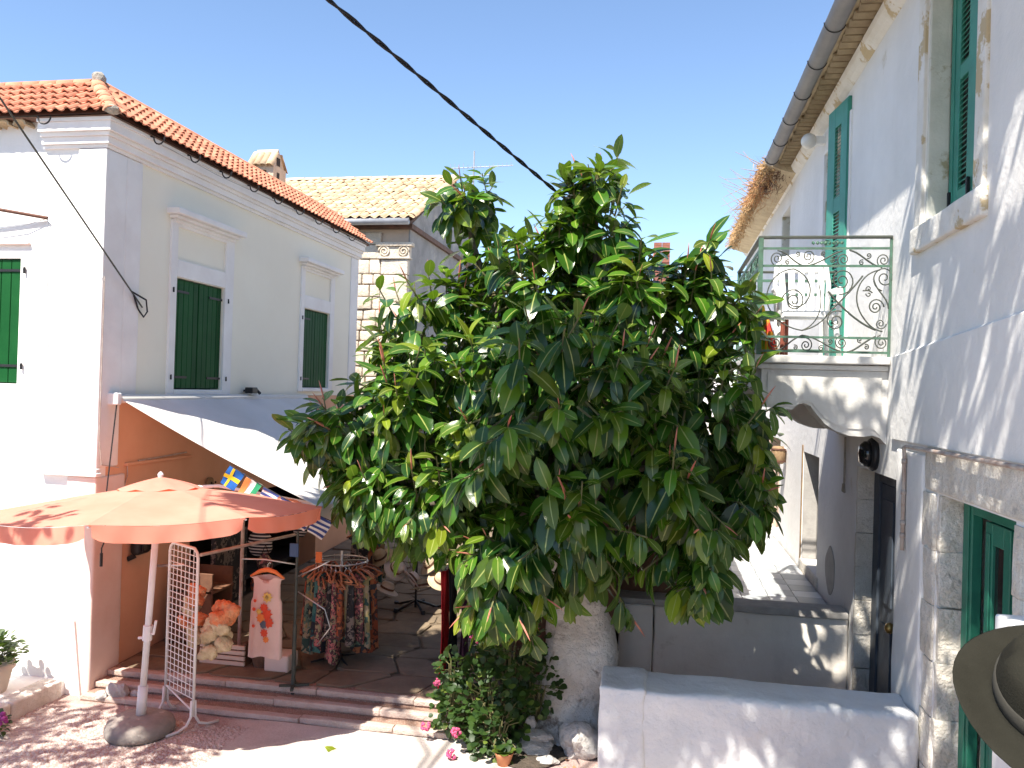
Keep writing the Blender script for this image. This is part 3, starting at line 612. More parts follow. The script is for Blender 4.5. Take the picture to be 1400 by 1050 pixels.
# ================================================================== RIGHT HOUSE
XR = 2.0
G = thing('balcony_house', 'whitewashed house with green balcony and teal shutters along the right side', 'house', (3, 9, 0))
HO = dict(win=(5.88, 7.0, 4.5, 6.35), bdoor=(9.76, 11.2, 3.5, 6.25), win3=(14.2, 15.2, 4.7, 6.3), gdoor=(5.14, 6.5, 0, 2.44), blue=(7.53, 9.05, 0, 2.43), gwin=(11.1, 12.3, .85, 2.36), fdoor=(14.6, 16.2, .69, 2.4))
mb = MB(); holed(mb, lambda u, v, d: (XR + d, u, v), -3, 21.5, 0, 6.95, list(HO.values()), .42); mb.build('wall', 'old_plaster', G)
mb = MB(); mb.box(XR + .421, 8, 21.3, 21.5, 0, 6.9).box(XR + .421, 8, -3, -2.8, 0, 6.9).box(7.8, 8, -2.8, 21.3, 0, 6.9); mb.build('rear_wall', 'mortar', G)
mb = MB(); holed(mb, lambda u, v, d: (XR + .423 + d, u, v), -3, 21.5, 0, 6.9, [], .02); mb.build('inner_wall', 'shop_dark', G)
# thicker lower plaster coat ending in a sloping edge
zt = lambda y: 3.5 + (7.69 - y) * .05
mb = MB(); v = []; ys = [7.69, 7.0, 6.2, 5.4, 4.6, 3.0, 1.0, -3]
for y in ys: v += [(XR - .03, y, 2.78), (XR - .03, y, zt(y) - .012), (XR - .001, y, zt(y) + .01)]
for k in range(len(ys) - 1):
    a = 3 * k; mb_f = [(a, a + 3, a + 4, a + 1), (a + 1, a + 4, a + 5, a + 2)]
    mb.add(v[a:a + 6], [(0, 3, 4, 1), (1, 4, 5, 2)])
mb.add([v[0], v[1], v[2], (XR, 7.69, 2.78)], [(0, 1, 2, 3)]); mb.add([(XR - .03, 7.69, 2.78), (XR - .03, -3, 2.78), (XR, -3, 2.78), (XR, 7.69, 2.78)], [(0, 1, 2, 3)])
mb.build('plaster_coat', 'old_plaster', G)
# upper window: stone surround, worn reveal, closed louvred shutters deep in the opening
def surround(Y0, Y1, z0, z1, wd, sill, nm='window_surround', mat='worn_frame', pr=.028):
    mb = MB(); a, b = Y0 - wd, Y1 + wd
    mb.lumpy(XR - pr, XR + .05, Y1 + .002, b, z0 + .002, z1 + wd, .012, .006, 6, Y0).lumpy(XR - pr, XR + .05, a, Y0 - .002, z0 + .002, z1 + wd, .012, .006, 6, Y0 + 1).lumpy(XR - pr, XR + .05, Y0, Y1, z1 + .002, z1 + wd, .012, .006, 6, Y0 + 2)
    o = mb.build(nm, mat, G, angle=40)
    if sill: MB().lumpy(XR - pr - .02, XR + .25, a - .03, b + .03, z0 - sill, z0, .014, .006, 8, Y0 + 3).build('window_sill', 'worn_frame', G, angle=40)
surround(5.88, 7.0, 4.5, 6.35, .17, .2)
MB().lumpy(XR + .01, XR + .168, 6.975, 7.02, 4.5, 6.34, .008, .006, 8, 4).build('window_reveal', 'worn_reveal', G, angle=40)
def louvre(mb_M, wd, ht, name='shutter', mat='teal_paint', rows=((.12, .58), (.64, .92)), sw=.34):
    """shutter leaf in local x (width), z (height), facing -y; slat openings in a narrow column"""
    fr = MB(); t = .035; L0, L1 = wd * (.5 - sw / 2), wd * (.5 + sw / 2)
    fr.rbox(0, L0, 0, t, 0, ht, .004, 1, mb_M).rbox(L1, wd, 0, t, 0, ht, .004, 1, mb_M)
    last = 0
    for a, b in rows: fr.rbox(L0, L1, .002, t - .002, last * ht, a * ht, .003, 1, mb_M); last = b
    fr.rbox(L0, L1, .002, t - .002, last * ht, ht, .003, 1, mb_M)
    fr.rbox(.012, L0 * .45, -.008, 0, .03, ht - .03, .003, 1, mb_M)
    s_ = fr.build(name, mat, G)
    for a, b in rows:
        n = int((b - a) * ht / .042)
        for k in range(n):
            z = a * ht + (k + .5) * (b - a) * ht / n
            MB().add([mb_M @ Vector(p) for p in ((L0, .002, z - .012), (L1, .002, z - .012), (L1, .03, z + .016), (L0, .03, z + .016), (L0, .006, z - .016), (L1, .006, z - .016), (L1, .034, z + .012), (L0, .034, z + .012))],
                     [(0, 1, 2, 3), (7, 6, 5, 4), (0, 4, 5, 1), (1, 5, 6, 2), (2, 6, 7, 3), (3, 7, 4, 0)]).build('slat', mat, s_)
    return s_
# local frame: x along +Y or -Y of the street, -y faces the street (towards -X)
MB().box(XR + .36, XR + .37, 5.88, 7.0, 4.5, 6.35).box(XR + .36, XR + .37, 9.76, 11.2, 3.5, 6.25).box(XR + .36, XR + .37, 14.2, 15.2, 4.7, 6.3).build('dark_panel', 'shop_dark', G)  # near-black panels stand in for the unlit rooms behind the openings
sA = louvre(frame((XR + .17, 6.97, 4.505), (0, -1, 0), (1, 0, 0), (0, 0, 1)), .54, 1.84)
for yl, zl in ((6.9, 4.74), (6.5, 4.76)): MB().rbox(XR + .14, XR + .165, yl, yl + .025, 4.62, zl, .004, 1).build('latch', 'black_metal', sA)
louvre(frame((XR + .17, 6.425, 4.505), (0, -1, 0), (1, 0, 0), (0, 0, 1)), .545, 1.84)
# balcony door: near leaf ajar, far leaf folded away, worn far reveal
surround(9.76, 11.2, 3.5, 6.25, .09, 0, 'door_surround', 'old_plaster', .022)
MB().lumpy(XR + .01, XR + .33, 11.17, 11.215, 3.5, 6.24, .008, .006, 8, 7).build('door_reveal', 'worn_reveal', G, angle=40)
ang = R(8); d1 = Vector((-math.sin(ang), math.cos(ang), 0))
louvre(frame((XR - .035, 9.72, 3.56), d1, Vector((d1.y, -d1.x, 0)), (0, 0, 1)), .66, 2.95, sw=.3)
MB().lumpy(XR + .01, XR + .33, 15.17, 15.21, 4.7, 6.3, .008, .006, 6, 9).build('window_reveal', 'worn_reveal', G, angle=40)
# green door: stone jamb, frame, leaf with glass
GD = HO['gdoor']
for k in range(6):
    z0 = k * .405; MB().lumpy(XR + .004, XR + .27, 6.44, 6.51, z0 + .002, z0 + .403, .006, .016, 6, k + 20).build('jamb_stone', 'limewash_stone', G, angle=50)
    wq = .2 + .06 * (k % 2); MB().lumpy(XR - .018, XR + .05, 6.512, 6.512 + wq, z0 + .002, z0 + .403, .006, .014, 6, k + 30).build('jamb_stone', 'limewash_stone', G, angle=50)
    MB().lumpy(XR - .018, XR + .3, 5.02, 5.135, z0 + .002, z0 + .403, .006, .012, 5, k + 36).build('jamb_stone', 'limewash_stone', G, angle=50)
MB().lumpy(XR - .02, XR + .3, 5.0, 6.75, 2.45, 2.76, .015, .01, 6, 41).build('door_lintel', 'limewash_stone', G, angle=50)
dr = MB().rbox(XR + 0.155, XR + 0.225, 6.26, 6.435, 0, 2.43, .006, 1).rbox(XR + 0.155, XR + 0.225, 5.14, 5.24, 0, 2.43, .006, 1).rbox(XR + 0.157, XR + 0.225, 5.24, 6.26, 2.33, 2.43, .006, 1).rbox(XR + 0.145, XR + 0.155, 6.3, 6.4, .02, 2.42, .004, 1).build('door_frame', 'door_green', G)
lf = MB().rbox(XR + 0.335, XR + 0.375, 5.9, 6.3, .03, 2.32, .005, 1)
lf.rbox(XR + 0.155, XR + 0.205, 5.9, 6.02, .03, 2.32, .005, 1).rbox(XR + 0.155, XR + 0.205, 5.62, 5.72, .03, 2.32, .005, 1).rbox(XR + 0.155, XR + 0.205, 5.72, 5.9, 2.18, 2.32, .005, 1).rbox(XR + 0.160, XR + 0.200, 5.72, 5.9, .03, .9, .005, 1).rbox(XR + 0.145, XR + 0.155, 5.925, 5.99, .1, 2.25, .004, 1)
lf.rbox(XR + 0.165, XR + 0.205, 5.24, 5.61, .03, 2.32, .005, 1)
lf = lf.build('door', 'door_green', G); MB().box(XR + 0.175, XR + 0.179, 5.72, 5.9, .9, 2.18).build('pane', 'glass_dark', lf)
# blue-grey door behind the front wall
for k in range(7):
    z0 = .02 + k * .345; MB().lumpy(XR + .004, XR + 0.190, 9.0, 9.06, z0 + .002, z0 + .343, .006, .014, 5, k + 60).build('jamb_stone', 'limewash_stone', G, angle=50)
MB().rbox(XR + 0.160, XR + 0.220, 8.78, 8.99, .02, 2.42, .006, 1).rbox(XR + .1, XR + .16, 7.535, 7.62, .02, 2.42, .006, 1).rbox(XR + 0.162, XR + 0.220, 7.6, 8.78, 2.3, 2.42, .006, 1).build('door_frame', 'blue_door_paint', G)
bd = MB().rbox(XR + 0.180, XR + 0.220, 7.6, 8.78, .03, 2.29, .005, 1).rbox(XR + 0.165, XR + 0.180, 8.3, 8.66, 1.15, 2.15, .004, 1).rbox(XR + 0.165, XR + 0.180, 8.3, 8.66, .15, .95, .004, 1).rbox(XR + 0.165, XR + 0.180, 7.75, 8.15, 1.15, 2.15, .004, 1).build('door', 'blue_door_paint', G)
mb = MB(); mb.lathe([(.0, 0), (.02, 0), (.02, .03), (.04, .045), (.05, .07), (.045, .1), (.02, .115), (0, .118)], seg=14, M=frame((XR + 0.160, 8.0, 1.05), (0, 1, 0), (0, 0, 1), (-1, 0, 0))); mb.build('door_knob', 'brass', bd, smooth=True)
MB().box(XR + 0.156, XR + 0.162, 7.96, 8.05, .82, .98).build('key_plate', 'white_plastic', bd)
# whitewashed pier between the doors, with rusty pipe
MB().lumpy(XR - .024, XR + .03, 6.79, 7.5, .0, 2.7, .015, .008, 8, 71).build('pier', 'old_plaster', G, angle=40)
mb = MB(); mb.tube([(XR - .05, 7.18, 1.9), (XR - .05, 7.18, 2.68), (XR - .06, 7.17, 2.73), (XR - .06, 7.1, 2.745), (XR - .06, 5.0, 2.76), (XR - .06, 1.0, 2.78)], .016, 8)
for z in (2.0, 2.1, 2.35, 2.6): mb.tube([(XR - .05, 7.18, z), (XR - .05, 7.18, z + .04)], .021, 8)
mb.build('pipe', 'rust_pipe', G, smooth=True)
MB().lumpy(1.84, 1.98, 4.55, 4.98, 0, 1.95, .015, .006, 6, 81).build('door_buttress', 'white_plaster', G, angle=40)
# ground-floor window with stone sill, patches, fittings
MB().rbox(XR + .2, XR + .21, 11.1, 12.3, .85, 2.36, .002, 1).build('window_back', 'grey_render', G)
MB().rbox(XR + .01, XR + .2, 12.27, 12.305, .85, 2.36, .005, 1).build('window_reveal', 'cement_patch', G)
MB().rbox(XR - .014, XR + .02, 12.305, 12.36, .8, 2.45, .005, 1).build('window_frame', 'lantern_wood', G)
MB().lumpy(XR - .015, XR + .2, 11.0, 12.35, .66, .845, .012, .01, 4, 83).build('window_sill', 'limewash_stone', G, angle=50)
MB().lathe([(.001, .0), (.05, .0), (.06, -.25), (.075, -.28), (.02, -.3), (0, -.3)], (XR + .14, 11.35, 1.2), 10).build('window_pot', 'shop_dark', G)
v = [(XR - .008, 10.24 + math.cos(a) * .27 * (1 + .08 * math.sin(3 * a + 1)), 1.1 + math.sin(a) * .27 * (1 + .07 * math.cos(4 * a))) for a in [k * math.pi / 14 for k in range(28)]]
MB().add(v + [(XR + .02, p[1], p[2]) for p in v], [tuple(range(27, -1, -1))] + [(k, (k + 1) % 28, (k + 1) % 28 + 28, k + 28) for k in range(28)]).build('cement_patch', 'cement_patch', G)
mb = MB(); mb.tube([(XR - .015, 9.55, 2.7), (XR - .015, 9.55, 2.2), (XR - .02, 9.5, 2.1), (XR - .05, 9.45, 2.12), (XR - .05, 9.42, 2.2)], .012, 6); mb.build('cable_end', 'mortar', G)
MB().box(XR + .3, XR + .31, 14.6, 16.2, .69, 2.4).build('door', 'shop_wood', G)
MB().rbox(XR + .01, XR + .3, 16.17, 16.21, .69, 2.4, .005, 1).build('door_reveal', 'tan_render', G)
MB().rbox(XR - .05, XR + .1, 13.95, 14.1, 2.1, 2.3, .02, 2).build('meter_box', 'pink_white', G)
# wall lamps
L1 = thing('lantern', 'small barrel-shaped wooden lantern on the wall by the tiled terrace', 'lamp', (XR, 13.9, 2.2))
MB().lathe([(.0, 0), (.08, 0), (.11, .06), (.115, .14), (.11, .22), (.08, .28), (0, .28)], (XR - .13, 13.9, 2.05), 12).build('body', 'lantern_wood', L1, smooth=True)
mb = MB()
for z in (2.09, 2.28): mb.lathe([(.106, 0), (.121, 0), (.121, .025), (.106, .025)], (XR - .13, 13.9, z - .01), 14)
mb.bar((XR - .05, 13.9, 2.25), (XR, 13.9, 2.25), .03, .03); mb.build('hoop', 'rusty_iron', L1)
L2 = thing('bulkhead_lamp', 'dark round bulkhead lamp under the balcony corbel', 'lamp', (XR, 8.36, 2.57))
MB().lathe([(0, 0), (.15, 0), (.16, .03), (.14, .06), (0, .062)], seg=18, M=frame((XR, 8.3, 2.6), (0, 1, 0), (0, 0, 1), (-1, 0, 0))).build('base', 'black_metal', L2, smooth=True)
MB().lathe([(.125, 0), (.12, .05), (.08, .09), (0, .1)], seg=18, M=frame((XR - .055, 8.3, 2.6), (0, 1, 0), (0, 0, 1), (-1, 0, 0))).build('globe', 'glass_dark', L2, smooth=True)
L3 = thing('globe_lamp', 'round white globe lamp high on the wall under the eaves', 'lamp', (XR, 11.4, 6.5))
MB().rock((XR - .2, 11.3, 6.48), .10, 0, 0, 3).build('globe', 'lamp_globe', L3, smooth=True)
MB().bar((XR - .12, 11.3, 6.48), (XR, 11.3, 6.48), .1, .1).build('bracket', 'white_plastic', L3)
# ---- balcony: slab, corbels, wrought iron railing
slab = MB().lumpy(.80, XR - .002, 7.84, 10.12, 3.425, 3.498, .012, .004, 6, 90).lumpy(.86, XR - .002, 7.9, 10.06, 3.37, 3.42, .01, .004, 6, 91).build('balcony_slab', 'stained_plaster', G, angle=40)
prof = [(.9, 3.368), (.9, 3.02), (1.18, 3.0), (1.22, 3.045), (1.28, 3.065), (1.34, 3.04), (1.4, 2.96), (1.47, 2.88), (1.56, 2.82), (1.68, 2.78), (1.8, 2.775), (1.88, 2.79), (1.94, 2.77), (XR - .002, 2.71), (XR - .002, 3.368)]
for y0 in (7.93, 9.72):
    MB().prism(prof, y0, y0 + .32).build('corbel', 'stained_plaster', G)
    c0 = (1.45, 3.2); MB().prism([(c0[0] + (x - c0[0]) * .9, c0[1] + (z - c0[1]) * .84) for x, z in prof], y0 - .012, y0).build('corbel_panel', 'stained_plaster', G)
MB().box(.92, XR - .002, 8.26, 9.71, 3.2, 3.367).build('balcony_soffit', 'worn_frame', G)
RL = MB(); zT = 4.575; X0, X1, Yn, Yf = .86, XR - .005, 7.88, 10.06
rail = RL.rbox(X0 - .025, X1, Yn - .022, Yn + .022, zT - .012, zT + .014, .006, 1).rbox(X0 - .022, X0 + .022, Yn + .022, Yf - .022, zT - .012, zT + .014, .006, 1).rbox(X0 - .025, X1, Yf - .022, Yf + .022, zT - .012, zT + .014, .006, 1).build('handrail', 'rail_dark', G)
for z in (4.475, 4.315, 3.665, 3.535):
    MB().bar((X0, Yn, z), (X1, Yn, z), .012, .021).bar((X0, Yn, z), (X0, Yf, z), .014, .03).bar((X0, Yf, z), (X1, Yf, z), .014, .03).build('rail_bar', 'rail_green', rail)
for x, y in ((X0, Yn), (X0, Yf)):
    MB().bar((x, y, 3.498), (x, y, zT), .042, .042, (0, 1, 0)).build('post', 'rail_green', rail)
MB().bar((X1 - .01, Yn, 3.498), (X1 - .01, Yn, zT), .02, .02, (0, 1, 0)).build('post', 'rail_green', rail)
def spiral(cx, cy, r, a0, turns, dr, n=34, inner=.14):
    return [(cx + math.cos(R(a0) + dr * turns * 2 * math.pi * k / n) * r * (1 - (1 - inner) * (k / n) ** .8), cy + math.sin(R(a0) + dr * turns * 2 * math.pi * k / n) * r * (1 - (1 - inner) * (k / n) ** .8)) for k in range(n + 1)]
def bez(a, b, c, d, n=14):
    return [tuple((1 - s) ** 3 * a[i] + 3 * (1 - s) ** 2 * s * b[i] + 3 * (1 - s) * s * s * c[i] + s ** 3 * d[i] for i in (0, 1)) for s in [k / n for k in range(n + 1)]]
SC = []                                                # scroll curves in panel units: u 0..940, v 0..650 (v downwards from the top bar)
def S_(cx, cy, r, a0, turns, dr, th=1.): SC.append((spiral(cx, cy, r, a0, turns, dr), th))
def B_(a, b, c, d, th=1.): SC.append((bez(a, b, c, d), th))
for band, fl in ((5, 1), (605, -1)):                   # upper and lower bands are mirror images
    f = (lambda y: band + y) if fl == 1 else (lambda y: band + 128 - y)
    for (cx, cy, r, a0, dr) in ((100, 62, 54, 100, 1), (335, 48, 52, 90, -1), (600, 70, 52, 90, 1), (895, 75, 54, 100, 1)): S_(cx, f(cy), r, a0 * fl, 1.9, dr * fl)
    for (cx, cy, r, a0, dr) in ((180, 90, 20, -60, -1), (255, 30, 20, 120, -1), (450, 28, 22, 60, 1), (515, 78, 22, -120, 1), (735, 92, 22, -60, -1), (785, 42, 22, 120, -1)): S_(cx, f(cy), r, a0 * fl, 1.4, dr * fl)
    B_((100, f(6)), (190, f(20)), (200, f(80)), (300, f(116)), 1.3); B_((300, f(118)), (420, f(110)), (480, f(40)), (590, f(10)), 1.3)
    B_((640, f(4)), (720, f(20)), (760, f(80)), (850, f(118)), 1.5)
S_(228, 330, 188, -90, .8, 1, 1.2)                       # large scroll on the left with its inner volute
B_((228, 142), (100, 150), (35, 240), (25, 350), 1.1); B_((25, 350), (40, 470), (150, 560), (300, 580), 1.1)
S_(236, 370, 92, 190, 2.0, 1, 1.2); B_((300, 580), (420, 540), (470, 420), (420, 250), 1.0)
S_(590, 225, 100, 100, 2.1, -1, 1.2); S_(555, 512, 80, -60, 1.9, -1, 1.1); S_(905, 205, 92, 100, 2.0, 1, 1.1); S_(845, 408, 62, 0, 2.0, -1, 1.2); S_(885, 525, 42, 0, 1.8, 1)
B_((870, 148), (720, 170), (640, 350), (770, 500), 1.2); B_((770, 500), (800, 540), (840, 570), (900, 580), 1.3)
B_((490, 300), (560, 380), (700, 520), (850, 570), 1.7); B_((745, 190), (640, 330), (520, 420), (480, 480), 1.5); B_((480, 480), (430, 540), (360, 570), (300, 580), 1.2)
B_((825, 210), (850, 310), (930, 330), (940, 420), 1.3); B_((820, 310), (790, 280), (760, 300), (748, 292), 1.2); S_(792, 280, 22, 150, 1.1, 1); S_(792, 318, 22, 190, 1.0, -1)
def scrolls(mapf, w0, shell, half=False):
    for k, (pts, th) in enumerate(SC):
        MB().tube([mapf(u / 940, v / 733) for u, v in pts], .0056 * th, 5).build('scroll', shell, rail, smooth=True)
hz = lambda v: 4.47 - v * (4.47 - 3.53)
scrolls(lambda u, v: (X0 + .03 + u * (X1 - X0 - .05), Yn, hz(v)), 1, 'rail_dark')
scrolls(lambda u, v: (X0, Yn + .04 + u * 1.05, hz(v)), 1, 'rail_green'); scrolls(lambda u, v: (X0, Yf - .04 - u * 1.05, hz(v)), 1, 'rail_green')
mb = MB()
for k in range(8):                                     # rosette ornament under the handrail
    mb.rock((X0 + .46 + k * .035, Yn, 4.525), .018, k, .5, 1)
mb.tube([(X0 + .58 + .03 * math.cos(a), Yn, 4.525 + .02 * math.sin(a)) for a in [k * math.pi / 6 for k in range(13)]], .006, 5); mb.build('rosette', 'rail_green', rail)
# eaves: gutter with brackets, ochre soffit with tile ends, roof
MB().prism([(XR - .002, 6.6), (XR - .06, 6.64), (XR - .1, 6.69), (XR - .12, 6.735), (XR + .3, 6.735), (XR + .3, 6.6)], -3, 21.3).build('cove', 'worn_frame', G)
MB().box(1.66, XR + .3, -3, 21.3, 6.80, 6.85).build('soffit', 'ochre_soffit', G)
ue = halftile(.07, .36, .9, .016, 6).mesh('under_tile', 'ochre_soffit', smooth=True)
for k in range(100): link('under_tile', ue, G, frame((1.70 + rng.uniform(-.015, .015), 4.2 + k * .168, 6.737), (0, -1, 0), (1, 0, 0), (0, 0, 1)) @ Matrix.Rotation(rng.uniform(-.04, .04), 4, 'Z'))
ga = [math.pi * k / 10 for k in range(11)]
pr = [(1.58 - .098 * math.cos(a), 6.83 - .098 * math.sin(a)) for a in ga] + [(1.58 + .09 * math.cos(a), 6.83 - .09 * math.sin(a)) for a in ga]
gt = MB().prism(pr, -3, 13.4).build('gutter', 'gutter_grey', G, angle=40)
for k in range(17):
    y = 13.3 - k * .95; MB().tube([(1.58 - .105 * math.cos(a), y, 6.83 - .105 * math.sin(a)) for a in ga], .0055, 5).build('gutter_bracket', 'black_metal', gt)
rp = MB(); rp.add([(1.66, -3, 6.93), (1.66, 21.5, 6.93), (5.2, 21.5, 8.6), (5.2, -3, 8.6), (8.2, -3, 6.9), (8.2, 21.5, 6.9)], [(0, 3, 2, 1), (3, 4, 5, 2)]); rp.add([(1.62, -3, 6.86), (1.62, 21.5, 6.86), (8.1, 21.5, 6.86), (8.1, -3, 6.86)], [(0, 1, 2, 3)]).add([(1.7, 21.49, 6.86), (8.1, 21.49, 6.86), (5.2, 21.49, 8.58)], [(0, 1, 2)])
rr = rp.build('roof', 'tan_tile', G)
em = halftile(.085, .5, .9, .016, 6).mesh('eave_tile', 'tan_tile', smooth=True); dv = Vector((3.6, 0, 1.7)).normalized()
for k in range(95):
    y = 3.0 + k * .195; X = Vector((0, -1, 0)); link('eave_tile', em, rr, frame((1.58 + rng.uniform(-.02, .02), y, 6.86), X, dv, X.cross(dv)))
# dried plant tumbling over the far end of the roof
DP = thing('dry_plant', 'dried straw-coloured plant tumbling over the end of the right roof', 'plant', (1.6, 16, 6.8))
def strands(n, mat, fy, ln, name, dn=.0, xo=0.):
    mb = MB()
    for k in range(n):
        y = fy(); x = rng.uniform(-.12, .38); p = Vector((1.6 + x + xo, y, 6.86 + x * .4 + rng.uniform(-.2, .1))); L = ln * rng.uniform(.3, 1.2)
        d = Vector((rng.gauss(-.45, .8), rng.gauss(0, .9), rng.gauss(-.1 - dn, .7))).normalized() * L; q = p + d * .4 + Vector((rng.gauss(0, 1), rng.gauss(0, 1), rng.gauss(0, 1))) * L * .25
        e = p + d + Vector((rng.gauss(0, 1), rng.gauss(0, 1), rng.gauss(-.2, 1))) * L * .3; s = Vector((rng.uniform(-1, 1), rng.uniform(-1, 1), rng.uniform(-1, 1))).normalized() * rng.uniform(.005, .012)
        mb.add([p - s, p + s, q + s * .8, q - s * .8, e], [(0, 1, 2, 3), (3, 2, 4)])
    return mb.build(name, mat, DP, kind='stuff')
strands(7500, 'straw_hay', lambda: 13.5 + 7 * rng.random() ** 1.1, .15, 'straw')
strands(1500, 'straw_rust', lambda: 14.0 + abs(rng.gauss(0, 1.2)), .2, 'straw')
strands(420, 'straw_dark', lambda: 13.5 + rng.random() * 1.2, .3, 'roots', .6, .12)
MB().prism([(1.5, 6.78), (1.52, 6.9), (1.75, 7.02), (2.0, 7.1), (1.98, 6.62), (1.8, 6.66)], 13.45, 20.9).build('soil_mat', 'ochre_soffit', DP)
for k in range(18):
    y = 13.6 + rng.random() * 4.5; p = Vector((1.55, y, 6.9)); a = rng.uniform(-.6, 1.2)
    MB().tube([p, p + Vector((-.2, 0, .2 * a)), p + Vector((-.3 - rng.random() * .3, .1, .5 * a))], [.007, .005, .003], 4).build('stalk', 'straw_hay', DP)

# ================================================================== low whitewashed walls
o = MB().lumpy(-.42, 1.975, 6.7, 7.2, -.04, .735, .045, .03, 16, 1).build('garden_wall', 'garden_plaster', None, angle=60); tag(o, 'low whitewashed wall with blue-grey top in front of the doors', 'wall')
MB().lumpy(-.435, -.06, 6.685, 7.215, -.04, .75, .03, .024, 9, 2).build('wall_end_pier', 'garden_plaster', o, angle=60)
o = MB().lumpy(-.02, 1.99, 9.2, 9.45, -.04, .80, .03, .012, 12, 5).build('terrace_wall', 'warm_plaster', None, angle=60); tag(o, 'grey-topped plastered wall behind the low white one, before the tiled terrace', 'wall')
MB().lumpy(-.4, -.03, 9.18, 9.47, -.04, .80, .02, .008, 6, 6).build('wall_end_pier', 'warm_plaster', o, angle=60)
MB().lumpy(-.42, 1.985, 9.15, 9.5, .803, .875, .015, .01, 10, 7).build('coping', 'cement_patch', o, angle=60)
# block behind the tree that bounds the alley, and houses further off
Bk = thing('low_house', 'low house wall coloured dark for shade behind the big leafy tree', 'house', (-.9, 11.5, 0))
mb = MB(); mb.box(-1.55, -.43, 9.0, 9.49, 0, 3.1).box(-1.55, .3, 9.5, 15.5, .0, 3.1); mb.build('wall', 'shop_wood', Bk)  # dark wood colour stands in for shade behind the crown
mb = MB(); mb.box(-1.7, .45, 8.9, 15.6, 3.1, 3.2); mb.build('roof', 'mortar', Bk)
Fh = thing('far_house', 'sunlit white house with orange door frame at the end of the terrace', 'house', (1.0, 18, .7))
mb = MB(); holed(mb, lambda u, v, d: (u, 17.6 + d, v), -3.2, 1.99, .68, 3.4, [(1.1, 1.78, .68, 2.6)], .2); mb.box(-3.2, 1.99, 17.8, 22, 3.2, 3.4); mb.build('wall', 'white_plaster', Fh)
MB().box(1.78, 1.86, 17.56, 17.62, .68, 2.66).box(1.02, 1.1, 17.56, 17.62, .68, 2.66).box(1.1, 1.78, 17.56, 17.62, 2.6, 2.66).build('door_frame', 'door_orange', Fh)
MB().box(1.1, 1.78, 17.75, 17.78, .68, 2.6).build('door', 'white_plastic', Fh)
Br = thing('brick_chimney', 'reddish brick chimney glimpsed beyond the right side of the tree', 'chimney', (-.15, 25, 0))
mb = MB(); mb.box(-2.6, .3, 24.8, 29, 0, 5.6); mb.build('house_wall', 'grey_render', Br)
zz = 5.6; rr_ = 0
while zz < 7.55:
    for i in range(2):
        MB().box(-.36 + i * .24 + .005, -.36 + (i + 1) * .24 - .005, 24.7 + .02 * (rr_ % 2), 25.1, zz + .004, zz + .096).build('brick', 'brick_red', Br)
    zz += .1; rr_ += 1
# ================================================================== FICUS TREE
def leaf_geo(L, W, droop, fold, twist=0):
    ts = [0, .09, .14, .3, .5, .7, .87, 1.0]; ws = [.03, .03, .30, .84, 1.0, .93, .58, .0]; v = []; uv = []
    ang_ = 0; y = 0; z = 0; pt = 0
    for k, (tt, ww) in enumerate(zip(ts, ws)):
        if k: dl = (tt - pt) * L; ang_ = -droop * tt; y += math.cos(ang_) * dl; z += math.sin(ang_) * dl; pt = tt
        tw = twist * tt
        for s_ in (-1, 0, 1):
            x = s_ * ww * W / 2; zz = abs(s_) * ww * W / 2 * fold
            v.append((x * math.cos(tw) - zz * math.sin(tw), y, z + zz * math.cos(tw) + x * math.sin(tw))); uv.append(((s_ + 1) / 2 if k > 1 else .5, tt))
    f = []
    for k in range(len(ts) - 1):
        a = 3 * k
        for c_ in (0, 1):
            f.append((a + c_, a + c_ + 1, a + c_ + 4, a + c_ + 3))
    return v, f, uv
def leaf_mesh(name, mat, V, F, UV, TI):
    me = bpy.data.meshes.new(name); me.from_pydata(V, [], F); me.materials.append(MATS[mat])
    ul = me.uv_layers.new(name='UVMap'); li = [0] * len(me.loops); me.loops.foreach_get('vertex_index', li)
    ul.data.foreach_set('uv', [c for i in li for c in UV[i]])
    ca = me.color_attributes.new('tint', 'FLOAT_COLOR', 'POINT'); ca.data.foreach_set('color', [c for i in range(len(V)) for c in TI[i]])
    me.polygons.foreach_set('use_smooth', [True] * len(me.polygons)); me.update(); return me
LV = [leaf_geo(1.0, .36 + .035 * (k % 3), .25 + .28 * (k % 4), .12 + .1 * (k % 3), (-.25, .2, 0, .35)[k % 4]) for k in range(8)]
class Foliage:
    def __init__(s): s.items = []
    def leaf(s, p, d, nrm, L, young, shade): s.items.append((p, d, nrm, L, young, shade))
    def M(s, it):
        p, d, nrm, L = it[:4]; d = d.normalized(); x = d.cross(nrm)
        if x.length < 1e-3: x = d.orthogonal()
        x.normalize(); z = x.cross(d); return frame(p, x * L, d * L, z * L)
    def joined(s, its, name, mat, parent, kind='stuff', geos=None):
        V = []; F = []; UV = []; TI = []; geos = geos or LV
        for n_, it in enumerate(its):
            g = geos[(n_ * 7 + 3) % len(geos)]; M = s.M(it); k = len(V); V += [M @ Vector(q) for q in g[0]]; F += [tuple(i + k for i in q) for q in g[1]]; UV += g[2]
            TI += [(it[5], it[4], 0, 1)] * len(g[0])
        return link(name, leaf_mesh(name, mat, V, F, UV, TI), parent, None, kind)
T = thing('ficus_tree', 'large glossy-leaved rubber fig tree with whitewashed trunk in the middle', 'tree', (-.67, 7.6, 0))
